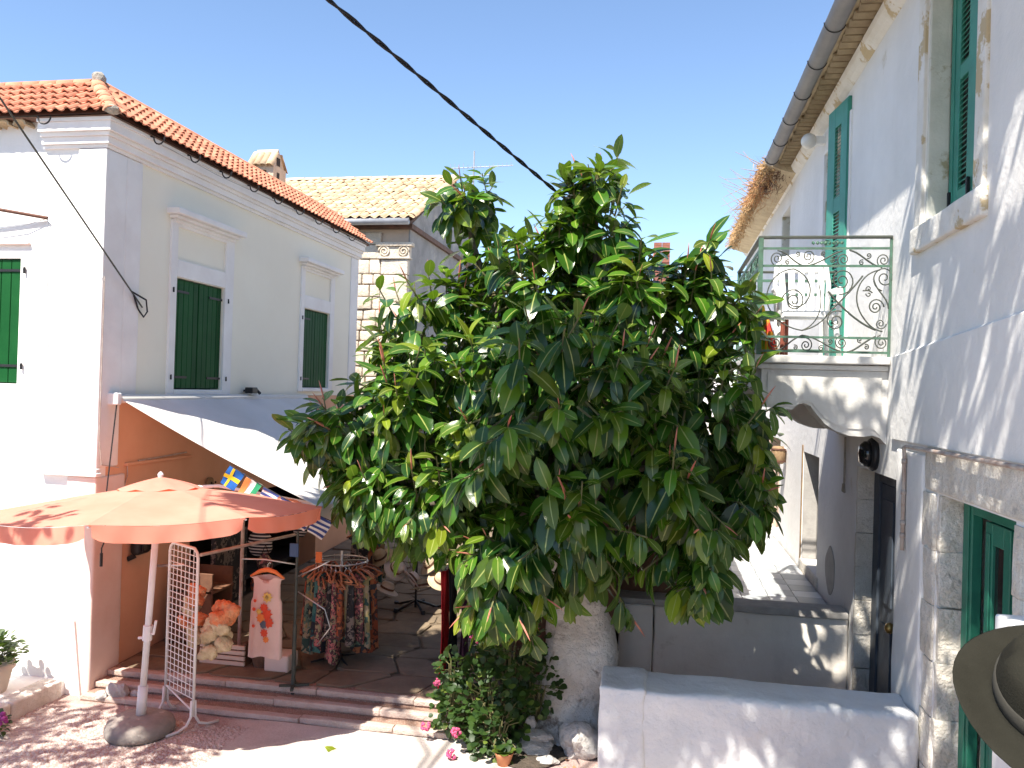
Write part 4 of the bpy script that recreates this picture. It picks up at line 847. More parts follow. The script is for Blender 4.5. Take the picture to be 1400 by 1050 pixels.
# trunk
tp = [(-.70, 7.62, -.1), (-.69, 7.62, .15), (-.68, 7.63, .5), (-.68, 7.65, .9), (-.74, 7.66, 1.25), (-.84, 7.66, 1.6), (-.92, 7.66, 2.0)]
trr = [.46, .37, .325, .30, .29, .28, .26]
path = []; rad = []
for i in range(len(tp) - 1):
    for k in range(5): s_ = k / 5; path.append(Vector(tp[i]).lerp(Vector(tp[i + 1]), s_)); rad.append(trr[i] * (1 - s_) + trr[i + 1] * s_)
MB().tube(path, rad, 28, radial=lambda i, a: 1 + .10 * math.sin(3 * a + i * .12) + .24 * noise.noise(Vector((math.cos(a) * 1.6, math.sin(a) * 1.6, i * .2))) + .09 * noise.noise(Vector((math.cos(a) * 5, math.sin(a) * 5, i * .5)))).build('trunk', 'bark_white', T, smooth=True)
# crown made of lobes: (centre, radius, number of shoots)
LB = [((-1.05, 7.7, 2.95), 1.30, 56), ((-2.3, 7.2, 2.75), .74, 42), ((-2.82, 6.95, 2.78), .30, 14), ((-2.04, 8.15, 4.98), .36, 13), ((-1.78, 8.1, 4.45), .26, 5), ((-.62, 7.95, 4.66), .55, 30), ((-.66, 7.95, 5.12), .22, 8),
      ((-.98, 8.0, 4.25), .36, 10), ((.36, 7.75, 3.92), .46, 22), ((.30, 7.75, 4.2), .2, 7), ((.40, 7.35, 2.95), .60, 32), ((.52, 7.2, 2.3), .44, 22), ((.28, 6.95, 1.95), .42, 22), ((.38, 6.9, 1.6), .22, 9), ((-.7, 6.75, 2.05), .66, 34), ((-1.2, 6.65, 1.75), .55, 34),
      ((-1.22, 6.45, 1.42), .25, 12), ((-1.9, 6.75, 2.15), .55, 28), ((-2.40, 6.8, 2.12), .36, 17), ((-2.15, 7.8, 3.5), .62, 32), ((-1.15, 7.9, 3.9), .85, 46), ((-.2, 7.7, 3.6), .75, 34), ((-.9, 6.85, 3.0), .9, 44), ((-.05, 6.95, 2.55), .62, 26), ((-.6, 8.6, 3.2), .9, 26), ((-1.7, 8.5, 3.3), .8, 20), ((-2.45, 7.0, 2.3), .3, 8), ((-2.75, 7.45, 2.55), .42, 16), ((-2.3, 7.7, 2.6), .5, 14), ((-2.72, 7.35, 2.2), .36, 14), ((-2.2, 7.5, 2.15), .42, 14), ((-2.5, 7.5, 3.15), .35, 10)]
LB = [(Vector(c), r, n) for c, r, n in LB]
limbs = MB(); fork = Vector((-.92, 7.66, 1.9))
for c, r, n in LB:
    m_ = fork.lerp(c, .5) + Vector((rng.uniform(-.15, .15), rng.uniform(-.1, .1), .12)); k = .035 + .05 * min(1, r)
    pts = [fork.lerp(m_, s_ / 4) for s_ in range(4)] + [m_.lerp(c, s_ / 5) + Vector((0, 0, .03 * math.sin(s_))) for s_ in range(6)]
    limbs.tube(pts, [k * (1 - .7 * q / 9) for q in range(10)], 8)
limbs.build('limb', 'bark', T, smooth=True)
fol = Foliage(); tw = MB(); tips = []
def inside(p, skip):
    return any(i != skip and (p - c).length < r * .78 for i, (c, r, n) in enumerate(LB))
for li, (c, r, n) in enumerate(LB):
    made = 0; tries = 0
    while made < n * .78 and tries < n * 14:
        tries += 1
        d = Vector((rng.gauss(0, 1), rng.gauss(0, 1), rng.gauss(0, 1) + .15)).normalized(); p = c + d * (r * rng.uniform(.8, 1.08) + max(0, rng.gauss(0, .1)))
        if inside(p, li) or noise.noise(p * 1.7) < -.04: continue
        made += 1
        ax = (d + Vector((0, 0, .75 if d.z > -.2 else -.1)) + Vector((-.1 + rng.gauss(0, .35), -.3 + rng.gauss(0, .3), rng.gauss(0, .35)))).normalized()
        if p.z < 2.2: ax = (d + Vector((0, 0, -.15))).normalized()
        q0 = p - ax * .28; tw.tube([c.lerp(p, .45), q0 + Vector((0, 0, -.03)), p], [.012, .009, .006], 5, cap=False)
        nl = rng.randint(6, 11); base = rng.random() * 6.28; e1_ = ax.orthogonal().normalized(); e2_ = ax.cross(e1_); big = rng.uniform(.8, 1.2)
        yb = .55 if rng.random() < .22 else .0
        for k in range(nl):
            s_ = k / nl; a = base + k * 2.4; o_ = (e1_ * math.cos(a) + e2_ * math.sin(a) + Vector((rng.gauss(0, .3), rng.gauss(0, .3), rng.gauss(0, .3)))).normalized()
            open_ = 1.25 - .95 * s_ ** 1.5; dd = (ax * math.cos(open_) + o_ * math.sin(open_)); dd = (dd + Vector((0, 0, -(.95 if p.z < 4.2 else .45) * (1 - s_) - .15))).normalized()
            if p.z < 2.3: dd = (dd + Vector((0, 0, -.55))).normalized()
            L = rng.uniform(.25, .385) * (1 - .38 * s_ ** 2) * big
            nr = (Vector((0, 0, 1)) * .8 + ax * .6 + o_ * -.1 + Vector((rng.uniform(-.4, .4), rng.uniform(-.55, .2), rng.uniform(-.2, .3)))).normalized()
            yg = max(0, (s_ - .55) * 1.1 * rng.random() + yb * rng.random()) + (.75 if rng.random() < .035 else 0)
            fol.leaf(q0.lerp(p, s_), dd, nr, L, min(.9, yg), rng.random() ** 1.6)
        tips.append((p.copy(), ax.copy()))
for (c, r, n) in ((Vector((-1.0, 8.1, 2.9)), 1.15, 420), (Vector((-.4, 7.9, 3.4)), .8, 220), (Vector((-.2, 7.8, 2.5)), .7, 200), (Vector((-1.6, 7.9, 3.5)), .8, 200), (Vector((-1.5, 7.6, 2.3)), .7, 160), (Vector((.0, 8.0, 3.2)), .75, 260), (Vector((.25, 7.7, 2.6)), .5, 160), (Vector((-2.25, 7.9, 2.45)), .45, 170), (Vector((-2.65, 7.75, 2.35)), .35, 110), (Vector((-.9, 8.2, 3.9)), .6, 130)):  # extra leaves, darker tint, added to block light inside crown and onto alley
    for k in range(n):
        d = Vector((rng.gauss(0, 1), rng.gauss(0, 1), rng.gauss(0, 1))).normalized(); p = c + d * r * rng.uniform(.1, .95)
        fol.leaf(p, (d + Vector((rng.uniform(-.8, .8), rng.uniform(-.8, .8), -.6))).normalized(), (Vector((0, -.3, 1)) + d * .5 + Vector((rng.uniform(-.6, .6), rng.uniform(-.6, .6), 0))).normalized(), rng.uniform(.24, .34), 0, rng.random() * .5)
# inner leaves that fill the crown, tinted darker for the shade inside it
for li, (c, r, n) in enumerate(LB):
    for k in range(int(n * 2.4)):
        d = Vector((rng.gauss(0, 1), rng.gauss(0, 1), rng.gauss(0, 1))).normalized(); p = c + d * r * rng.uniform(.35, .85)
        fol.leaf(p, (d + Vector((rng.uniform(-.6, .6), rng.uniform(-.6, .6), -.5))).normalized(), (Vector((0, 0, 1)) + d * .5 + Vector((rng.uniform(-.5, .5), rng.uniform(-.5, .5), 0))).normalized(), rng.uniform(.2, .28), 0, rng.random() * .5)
tw.build('twigs', 'twig', T, kind='stuff')
# the 300 leaves that show largest are parts of their own
def score(it): return -((it[0] - CAM).length - it[3] * 5)
order = sorted(range(len(fol.items)), key=lambda i: score(fol.items[i]), reverse=True)
front = set(order[:300])
lm = []
for k in range(16):
    g = LV[k % 8]; ti = (rng.random() ** 1.8, max(0, rng.gauss(.0, .2)), 0, 1); lm.append(leaf_mesh('leaf', 'ficus_leaf', g[0], g[1], g[2], [ti] * len(g[0])))
for n_, i in enumerate(sorted(front)): link('leaf', lm[(n_ * 5) % 16], T, fol.M(fol.items[i]))
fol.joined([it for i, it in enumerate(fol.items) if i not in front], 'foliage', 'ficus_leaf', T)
# red leaf sheaths at shoot tips on the side one sees
cand = [q for q in tips if (CAM - q[0]).normalized().dot(q[1]) > -.55 and q[0].y < 8.3]; rng.shuffle(cand); shp = cand[:130]
sm = MB().tube([(0, 0, 0), (0, .01, .35), (0, .0, .75), (0, -.02, 1)], [.03, .042, .028, .006], 6).mesh('bud_sheath', 'sheath', smooth=True)
for p, ax in shp:
    L = rng.uniform(.09, .24); q = (ax + Vector((rng.uniform(-.2, .2), rng.uniform(-.2, .2), .25))).to_track_quat('Z', 'Y').to_matrix().to_4x4(); link('bud_sheath', sm, T, Matrix.Translation(p - ax * .01) @ q @ Matrix.Scale(L, 4))
print('ficus leaves', len(fol.items))

# ---- trees standing behind and beside the viewer, whose dappled shade falls into the scene
def shade_tree(label, base, top, lobes, n, L=.15):
    t_ = thing('shade_tree', label, 'tree', base); b = Vector(base); tpv = Vector(top)
    MB().tube([b, b.lerp(tpv, .35) + Vector((.05, .03, 0)), b.lerp(tpv, .7), tpv], [.2, .15, .11, .07], 10).build('trunk', 'bark', t_, smooth=True)
    lb = MB(); F_ = Foliage(); tot = sum(r ** 2 for c, r in lobes)
    for c, r in lobes:
        c = Vector(c); lb.tube([tpv.lerp(b, .25), tpv.lerp(c, .5) + Vector((0, 0, .1)), c], [.035, .022, .01], 6)
        for k in range(int(n * r * r / tot / 6)):
            d = Vector((rng.gauss(0, 1), rng.gauss(0, 1), rng.gauss(0, 1))).normalized(); p = c + d * r * rng.uniform(.3, 1.05)
            lb.tube([c.lerp(p, .3), p], [.008, .004], 4)
            for q in range(6):
                dd = (d * .6 + Vector((rng.gauss(0, 1), rng.gauss(0, 1), rng.gauss(0, 1)))).normalized(); F_.leaf(p + dd * .05, dd, Vector((rng.gauss(0, .4), rng.gauss(0, .4), 1)).normalized(), L * rng.uniform(.7, 1.3), 0, rng.random())
    lb.build('limb', 'bark', t_, smooth=True); F_.joined(F_.items, 'crown', 'shrub_leaf', t_)
shade_tree('leafy tree behind the viewer shading the right wall', (-2.6, -2.2, 1.45), (-.6, 1.2, 6.2), [((.95, 3.5, 8.2), .85), ((.75, 2.3, 7.2), .95), ((-.5, 2.4, 7.6), .9), ((1.35, 1.6, 6.2), .8), ((-.0, 3.0, 8.6), .8), ((1.1, 4.2, 9.3), .6), ((1.5, 2.6, 6.0), .6), ((.1, 4.5, 8.0), .6), ((-.2, 4.1, 7.6), .55)], 3000, .19)
shade_tree('leafy tree just behind the viewer shading the fig tree', (-4.6, -1.8, 1.45), (-2.8, 1.6, 6.0), [((-2.0, 3.5, 7.4), .75), ((-1.3, 3.3, 7.5), .8), ((-.5, 3.2, 7.3), .75), ((-1.6, 3.0, 6.9), .6), ((-1.0, 3.6, 7.9), .6), ((-4.65, 3.2, 7.7), .5), ((-4.5, 4.0, 8.0), .45)], 9800, .17)  # unseen; crown thickened, far-left lobes added to shade fig and alley
shade_tree('leafy tree left of the viewer shading the plaza', (-8.4, 2.2, 0), (-7.4, 2.9, 4.2), [((-6.7, 3.0, 4.6), .85), ((-5.6, 3.1, 5.0), .6), ((-7.6, 3.2, 5.2), .9), ((-5.9, 3.8, 5.4), .25)], 1500)
# tree beyond the terrace
F_ = Foliage(); ft = thing('garden_tree', 'yellow-green tree glimpsed beyond the terrace between leaves and wall', 'tree', (1.2, 24, 0))
MB().tube([(1.2, 24, 0), (1.25, 24, 1.6), (1.2, 24, 3)], [.16, .12, .06], 8).build('trunk', 'bark', ft)
for k in range(900):
    d = Vector((rng.gauss(0, 1), rng.gauss(0, 1), rng.gauss(0, 1))).normalized(); p = Vector((1.25, 24, 3.4)) + Vector((d.x * 1.6, d.y * 1.3, d.z * 1.1)) * rng.uniform(.5, 1); F_.leaf(p, d, Vector((rng.gauss(0, .5), -.4, 1)).normalized(), .22 * rng.uniform(.7, 1.2), rng.random() * .6, rng.random())
F_.joined(F_.items, 'crown', 'far_leaf', ft)
# ---- geranium bush at the foot of the tree, with pink flower heads
GB = thing('geranium_bush', 'dark geranium bush with a few pink flowers beside the whitewashed trunk', 'bush', (-1.4, 7.2, 0))
RG = [leaf_geo(1.0, .85, .4, .2), leaf_geo(1.0, .95, .1, .3)]
F_ = Foliage(); st = MB()
for c, r, n in (((-1.45, 7.25, .35), .42, 420), ((-1.25, 7.3, .75), .36, 300), ((-1.72, 7.2, .3), .25, 170), ((-1.75, 7.15, .62), .16, 70), ((-1.3, 7.0, .2), .3, 170), ((-1.05, 7.3, .5), .26, 160), ((-1.5, 7.35, .9), .2, 90)):
    c = Vector(c)
    for k in range(n):
        d = Vector((rng.gauss(0, 1), rng.gauss(0, 1) - .3, rng.gauss(0, 1))).normalized(); p = c + d * r * rng.uniform(.55, 1.05); p.z = max(p.z, .03)
        F_.leaf(p, (d + Vector((rng.uniform(-.5, .5), rng.uniform(-.5, .5), 0))).normalized(), (Vector((0, -.4, 1)) + d * .6).normalized(), rng.uniform(.045, .085), (.7 if rng.random() < .06 else 0), rng.random())
        if k % 8 == 0: st.tube([(c.x, c.y, 0), c.lerp(p, .5), p], [.008, .006, .004], 4)
F_.joined(F_.items, 'foliage', 'shrub_leaf', GB, geos=RG); st.build('stems', 'twig', GB, kind='stuff')
for (x, y, z) in ((-1.62, 6.78, .22), (-1.64, 6.72, .06), (-1.95, 7.0, .15), (-1.5, 6.98, .95), (-1.02, 7.05, 1.05), (-1.55, 6.95, 1.0), (-1.85, 6.98, .55)):
    mb = MB(); r_ = .028 if z > .3 else .036
    for k in range(16):
        d = Vector((rng.gauss(0, 1), rng.gauss(0, 1), rng.gauss(0, 1))).normalized(); mb.rock(Vector((x, y, z)) + d * r_, r_ * .42, k, .3, 1)
    mb.build('flower', 'petal_pink', GB)
# stones by the trunk
for k, (x, y, z, r, q, nm, lb_) in enumerate([(-.62, 7.1, .13, .17, (1, .9, .95), 'boulder', 'rough white boulder leaning on the foot of the trunk'), (-1.0, 7.05, .05, .13, (1.3, .9, .35), 'stone', 'flat stone slab lying before the trunk'),
                                          (-.98, 7.12, .12, .11, (1.2, .8, .4), 'stone', 'smaller stone stacked on the flat slab by the trunk'), (-1.05, 7.2, .19, .06, (.8, .8, 1), 'stone', 'small pale stone on top of the pile beside the bush'), (-.85, 6.86, .03, .07, (1.3, 1, .4), 'stone', 'low grey cobble in front of the stone pile')]):
    o = MB().rock((x, y, z), r, k + 11, .4, 3, q).build(nm, 'rock_white', None, angle=35); tag(o, lb_, 'stone')
o = MB().lathe([(.05, 0), (.07, .1), (.08, .12), (.085, .12), (.075, .1), (.05, .012)], (-1.2, 6.74, .0), 14).build('flower_pot', 'terracotta', None, smooth=True); tag(o, 'small terracotta pot at the bottom edge beside the geranium bush', 'pot')
F_ = Foliage(); pl = thing('seedling', 'small bright green seedling growing by the terracotta pot', 'plant', (-1.2, 6.74, .08))
for k in range(9):
    a = k * .7; F_.leaf(Vector((-1.2, 6.74, .1)), Vector((math.cos(a), math.sin(a), .5)).normalized(), Vector((0, 0, 1)), .11, .6, .9)
F_.joined(F_.items, 'leaves', 'shrub_leaf', pl, kind=None, geos=RG)
F_ = Foliage()
F_.leaf(Vector((-2.75, 6.66, .035)), Vector((1, -.25, .02)), Vector((0, -.3, 1)), .24, .85, 1); o = F_.joined(F_.items, 'fallen_leaf', 'ficus_leaf', None, kind=None); tag(o, 'single fallen yellow-green leaf on the pale paving', 'leaf')
for k in range(8):                                     # litter under the tree
    F_ = Foliage(); x, y = rng.uniform(-1.1, -.55), rng.uniform(6.7, 6.95); a = rng.random() * 6
    F_.leaf(Vector((x, y, .02)), Vector((math.cos(a), math.sin(a), .05)), Vector((0, 0, 1)), .09, .6, .3); o = F_.joined(F_.items, 'dry_leaf', 'ficus_leaf', None, kind=None); o.data.materials[0] = MATS['terracotta']; tag(o, 'withered brown leaf lying on the earth before the trunk', 'leaf', 'withered leaves by the trunk')
bv = [(-1.1 + math.cos(a) * .66 * (1 + .12 * math.sin(3 * a)), 7.55 + math.sin(a) * .8 * (1 + .1 * math.sin(4 * a + 1)), .022) for a in [k * math.pi / 24 for k in range(48)]]
struct(MB().add([(-1.1, 7.55, .05)] + bv, [(0, k + 1, (k + 1) % 48 + 1) for k in range(48)]).build('planting_bed', 'earth', smooth=True))
# ================================================================== AWNING, PARASOL, SHOP GOODS
AW = thing('awning', 'pale canvas awning sloping out from the side wall of the white house', 'awning', (-5.4, 7.5, 2.9))
a0, a1 = Vector((XL + .09, 0, 2.90)), Vector((-3.2, 0, 1.93)); Ya, Yb = 7.47, 11.9
def cloth_sheet(nu, nv, fn): 
    v = [fn(i / nu, j / nv) for j in range(nv + 1) for i in range(nu + 1)]
    return v, [(j * (nu + 1) + i, j * (nu + 1) + i + 1, (j + 1) * (nu + 1) + i + 1, (j + 1) * (nu + 1) + i) for j in range(nv) for i in range(nu)]
mb = MB(); mb.add(*cloth_sheet(14, 24, lambda s, q: (a0.x + (a1.x - a0.x) * s, Ya + (Yb - Ya) * q, a0.z + (a1.z - a0.z) * s - .05 * math.sin(math.pi * s) * (1 - .4 * math.cos(q * 12)) + .006 * math.sin(q * 40)))); mb.build('canvas', 'white_canvas', AW, smooth=True)
mb = MB(); mb.add(*cloth_sheet(4, 60, lambda s, q: (a1.x + .01 + .02 * math.sin(q * 30) * s, Ya + (Yb - Ya) * q, a1.z - .005 - s * (.16 + .03 * math.sin(q * 60))))); mb.build('valance', 'white_canvas', AW, smooth=True)
mb = MB(); mb.tube([(XL + .07, Ya - .05, 2.9), (XL + .07, Yb, 2.9)], .045, 12); mb.build('roller', 'white_canvas', AW, smooth=True)
MB().rbox(XL + .0, XL + .13, Ya - .1, Ya - .03, 2.84, 2.96, .01, 1).build('end_bracket', 'white_plastic', AW)
MB().tube([(a1.x - .01, Ya, a1.z - .02), (a1.x - .01, Yb, a1.z - .02)], .022, 8).build('front_bar', 'white_plastic', AW)
for y in (Ya + .25, Yb - .3): MB().tube([(XL + .02, y, 1.95), (-4.5, y + .2, 2.02), (a1.x - .02, y, a1.z - .03)], .018, 6).build('arm', 'white_plastic', AW)
mb = MB(); mb.tube([(XL + .1, Ya - .07, 2.84), (-5.31, 7.25, 2.0), (-5.29, 7.22, 1.62)], .007, 5).tube([(-5.29, 7.22, 1.66), (-5.29, 7.22, 1.52)], .014, 6).tube([(-5.29, 7.22, 1.52), (-5.32, 7.22, 1.45), (-5.32, 7.22, 1.3)], .007, 5).tube([(-5.32, 7.22, 1.4), (-5.32, 7.22, 1.27)], .014, 6); mb.build('crank', 'black_metal', AW)
# bunting under the awning edge
BU = thing('bunting', 'string of small national flags hanging along the awning edge', 'bunting', (-3.6, 7.42, 2.0))
f0, f1 = Vector((-4.12, 7.42, 2.30)), Vector((-3.02, 7.42, 1.80))
MB().tube([f0.lerp(f1, k / 8) - Vector((0, 0, .03 * math.sin(math.pi * k / 8))) for k in range(9)], .004, 4).build('string', 'black_rubber', BU)
FL = [('flag_blue', 'sweden'), ('flag_white', 'tri'), ('flag_white', 'stripe'), ('flag_white', 'stripe'), ('flag_white', 'stripe'), ('flag_white', 'stripe')]
dl = (f1 - f0) / 6; dn = Vector((-.12, .0, -.2))
for k, (mt, kd) in enumerate(FL):
    q0 = f0 + dl * (k + .06) - Vector((0, 0, .03 * math.sin(math.pi * (k + .5) / 6))); q1 = q0 + dl * .86
    def fp(s, q, off=0): return q0.lerp(q1, s) + dn * q * .85 + Vector((0, -.012 * math.sin(q * 5 + s * 4 + k) - off, 0))
    mb = MB(); mb.add(*cloth_sheet(6, 6, fp)); fl = mb.build('flag', mt, BU, smooth=True)
    def patch(s0, s1, r0, r1, mat): MB().add(*cloth_sheet(4, 4, lambda s, q: fp(s0 + (s1 - s0) * s, r0 + (r1 - r0) * q, .004))).build('stripe', mat, fl, smooth=True)
    if kd == 'sweden': patch(.28, .44, 0, 1, 'flag_yellow'); MB().add(*cloth_sheet(6, 3, lambda s, q: fp(s, .4 + .2 * q, .006))).build('stripe', 'flag_yellow', fl, smooth=True)
    if kd == 'tri': patch(0, .33, 0, 1, 'flag_orange'); patch(.67, 1, 0, 1, 'flag_green')
    if kd == 'stripe':
        for j in range(4): patch(0, 1, j * .26, j * .26 + .13, 'flag_navy')
# parasol
U = thing('parasol', 'faded orange canvas parasol on a white pole with concrete foot', 'parasol', (-4.42, 6.58, 0))
lean = Vector((.055, 0, 0)); ub = Vector((-4.42, 6.58, 0))
def UP(x, y, z): return ub + Vector((x, y, z)) + lean * z + Vector((0, 0, .05 * x - .055 * y))
MB().lathe([(0, 0), (.26, 0), (.285, .02), (.29, .07), (.27, .12), (.2, .155), (.08, .17), (0, .17)], ub, 28, wob=lambda i, a: 1 + .02 * math.sin(3 * a)).build('foot', 'concrete_base', U, smooth=True)
MB().tube([UP(0, 0, .15), UP(0, 0, .42)], .042, 14).build('socket', 'pole_white', U, smooth=True)
po = MB().tube([UP(0, 0, .4), UP(0, 0, 2.18)], .028, 14).build('pole', 'pole_white', U, smooth=True)
mb = MB(); mb.tube([UP(0, 0, .82), UP(0, 0, .95)], .04, 12).tube([UP(.03, 0, .88), UP(.07, -.02, .88), UP(.09, -.03, 1.0)], .012, 6).tube([UP(-.03, 0, .84), UP(-.08, -.01, .84)], .012, 6); mb.build('crank', 'pole_white', po)
NP = 8; RU = 1.42; zA, zRm = 2.19, 1.97; rot = R(22.5 - 8)
def canopy(s, ang):                                    # s 0..1 from apex to rim; sagging between ribs
    k = (ang - rot) / (2 * math.pi / NP); fr = k - math.floor(k); seg = math.cos(math.pi / NP) / math.cos((fr - .5) * 2 * math.pi / NP)
    sag = .03 * math.sin(math.pi * fr) * s * s
    return UP(math.cos(ang) * RU * s * seg, math.sin(ang) * RU * s * seg, zA + (zRm - zA) * s ** 1.12 - sag)
for k in range(NP):
    b0 = rot + k * 2 * math.pi / NP; mb = MB(); w8 = 2 * math.pi / NP
    mb.add(*cloth_sheet(8, 9, lambda s, q: canopy(.06 + .94 * q, b0 + w8 * s))); pn = mb.build('canopy_panel', 'orange_canvas', U, smooth=True)
    def val(s, q):
        p = canopy(1, b0 + w8 * (.02 + .96 * s)); rim = (p - UP(0, 0, 1.8)); rim.z = 0; rim.normalize()
        return p + rim * (.012 * math.sin(s * 22 + k) * q + .01 * q - .03 * q * (abs(s - .5) * 2) ** 6) + Vector((0, 0, -.002 - q * (.125 - .035 * (abs(s - .5) * 2) ** 8)))
    MB().add(*cloth_sheet(22, 4, val)).build('valance', 'orange_canvas', pn, smooth=True)
    MB().tube([canopy(.05, b0) - Vector((0, 0, .02)), canopy(.5, b0) - Vector((0, 0, .02)), canopy(.99, b0) - Vector((0, 0, .02))], .009, 5).build('rib', 'pole_white', U)
mb = MB(); mb.add(*cloth_sheet(24, 4, lambda s, q: UP(math.cos(s * 6.2832) * (.02 + .32 * q), math.sin(s * 6.2832) * (.02 + .32 * q), 2.25 - .06 * q - .03 * q * q - .02 * abs(math.sin(s * 6.2832 * 4)) * q))); mb.build('vent_cap', 'orange_canvas', U, smooth=True)
MB().lathe([(0, 0), (.02, 0), (.025, .03), (.012, .05), (0, .055)], UP(0, 0, 2.245), 10).build('finial', 'pole_white', U)
# wire display rack
WR = thing('wire_rack', 'tall white wire grid display rack beside the parasol pole', 'display rack', (-4.22, 6.9, 0))
r0, r1 = Vector((-4.46, 7.02, 0)), Vector((-4.02, 6.76, 0))
def rp_(s, z): return r0.lerp(r1, s) + Vector((0, 0, z))
MB().tube([rp_(0, .12), rp_(0, 1.52), rp_(.04, 1.57), rp_(.12, 1.6), rp_(.88, 1.6), rp_(.96, 1.57), rp_(1, 1.52), rp_(1, .12)], .014, 8).build('frame', 'white_wire', WR, smooth=True)
for k in range(1, 7): MB().tube([rp_(k / 7, .27), rp_(k / 7, 1.6)], .0045, 4).build('wire', 'white_wire', WR)
for k in range(24): MB().tube([rp_(0, .27 + k * .055), rp_(1, .27 + k * .055)], .0045, 4).build('wire', 'white_wire', WR)
pr_ = (r1 - r0).normalized().cross(Vector((0, 0, 1)))
for s in (0, 1):
    for sg in (1, -1): MB().tube([rp_(s, .26) + pr_ * .016 * sg, rp_(s, .12) + pr_ * .02 * sg, rp_(s, .05) + pr_ * .06 * sg, rp_(s, .02) + pr_ * .14 * sg, rp_(s, .015) + pr_ * .25 * sg], .013, 8).build('foot', 'white_wire', WR, smooth=True)
MB().tube([rp_(0, .27), rp_(1, .16)], .008, 6).build('wire', 'white_wire', WR)
# bags of sponges hung on the rack
def sponges(label, pts):
    t_ = thing('sponge_bunch', label, 'sponges', pts[0][0], 'sponges on the wire rack')
    for k, (p, r, c_) in enumerate(pts): MB().rock(p, r, k + 3, .55, 3, (1, .9, .9)).build('sponge', c_, t_, smooth=True)
pf = Vector((.12, .14, 0))
sponges('orange and cream sponges hung behind the wire rack', [(rp_(.35 + .2 * math.sin(k * 2.1), 1.15 - k * .06) + pf * .7 + Vector((.03 * math.cos(k * 3), .02, 0)), .075, 'sponge_orange' if k in (0, 1, 4, 5) else 'sponge_cream') for k in range(8)])
sponges('bigger bunch of orange-topped cream sponges at the rack edge', [((-3.86 + .07 * math.cos(k * 2.3) - (k // 3) * .02, 6.93 + .06 * math.sin(k * 2.3), 1.04 - (k // 2) * .075), .082, 'sponge_orange' if k < 4 else 'sponge_cream') for k in range(11)])
# clothes stand with sleeveless shirt
CS = thing('clothes_stand', 'dark metal clothes stand with side arms on the steps', 'clothes stand', (-3.4, 7.42, .12))
cb = Vector((-3.42, 7.5, 0))
MB().tube([cb + Vector((0, 0, .1)), cb + Vector((0, 0, .78))], .02, 10).tube([cb + Vector((0, 0, .78)), cb + Vector((0, 0, 1.68))], .014, 8).build('pole', 'rail_dark', CS)
MB().bar(cb + Vector((-.12, -.05, .2)), cb + Vector((.14, .06, .2)), .03, .02).bar(cb + Vector((.05, -.14, .2)), cb + Vector((-.05, .14, .2)), .03, .02).build('foot', 'rail_dark', CS)
MB().tube([cb + Vector((0, 0, 1.36)), cb + Vector((-.3, -.06, 1.40)), cb + Vector((-.52, -.1, 1.40))], .008, 6).tube([cb + Vector((0, 0, 1.24)), cb + Vector((.2, -.02, 1.34)), cb + Vector((.34, -.03, 1.42))], .008, 6).tube([cb + Vector((.02, 0, 1.1)), cb + Vector((.3, 0, .95)), cb + Vector((.36, 0, .78)), cb + Vector((.25, -.04, .62))], .006, 6).build('arm', 'chrome', CS, smooth=True)
SH = thing('sleeveless_shirt', 'pale pink sleeveless shirt with red and yellow flower print on orange hanger', 'shirt', (-3.66, 7.36, .5))
sx0, sy0 = -3.66, 7.38
def shirt(s, q):                                       # s around 0..1, q down 0..1
    a = s * 2 * math.pi; wd = .15 + .02 * q + (.03 if q < .08 else 0) * (1 - q / .08) - (.018 if .05 < q < .3 else 0); z = 1.27 - .78 * q - (.03 * abs(math.cos(a)) + .09 * max(0, 1 - abs(math.cos(a)) * 2.2) * (math.sin(a) < 0)) * (q < .02)
    return (sx0 + math.cos(a) * wd, sy0 + math.sin(a) * (.035 + .02 * q) + .010 * math.sin(a * 7 + 1) * q, z + .015 * math.sin(a * 3) * (q > .9))
mb = MB(); mb.add(*cloth_sheet(40, 18, shirt)); shb = mb.build('cloth', 'shirt_cloth', SH, smooth=True)
def disc(x, z, r, mat, n=9, pet=0):
    v = [(x, sy0 - .062, z)]
    for k in range(n * 2): a = k * math.pi / n; q = r * (1 - pet * (k % 2)); v.append((x + math.cos(a) * q, sy0 - .062 + .25 * abs(math.cos(a) * q), z + math.sin(a) * q))
    MB().add(v, [(0, k + 1, (k + 1) % (n * 2) + 1) for k in range(n * 2)]).build('print', mat, shb)
for (dx, dz, r, mt, pe) in ((.03, -.20, .055, 'print_yellow', .35), (.03, -.2, .02, 'print_dark', 0), (.0, -.30, .045, 'print_red', .3), (.03, -.36, .06, 'print_red', .35), (-.03, -.40, .05, 'print_orange', .3), (.05, -.44, .055, 'print_red', .3), (.0, -.46, .04, 'print_dark', .2), (-.05, -.34, .03, 'print_yellow', .3), (.01, -.54, .045, 'print_red', .35), (-.09, -.24, .018, 'print_red', .2), (-.1, -.32, .02, 'print_red', .2), (-.1, -.48, .018, 'print_red', .2), (.03, -.60, .035, 'print_orange', .3)):
    disc(sx0 + dx, 1.27 + dz, r, mt, 8, pe)
MB().tube([(sx0 - .17, sy0, 1.245), (sx0 - .08, sy0, 1.3), (sx0, sy0, 1.32), (sx0 + .08, sy0, 1.3), (sx0 + .17, sy0, 1.245)], [.012, .02, .024, .02, .012], 8).build('hanger', 'orange_hanger', SH, smooth=True)
MB().tube([(sx0, sy0, 1.33), (sx0, sy0, 1.37), (sx0 + .02, sy0, 1.39), (sx0 + .03, sy0, 1.375)], .005, 5).build('hook', 'chrome', SH)
o = MB().rbox(cb.x - .06, cb.x + .03, cb.y - .045, cb.y - .03, 1.44, 1.57, .004, 1).build('price_board', 'blue_plastic', None); tag(o, 'small blue plastic board fixed to the clothes stand pole', 'sign')
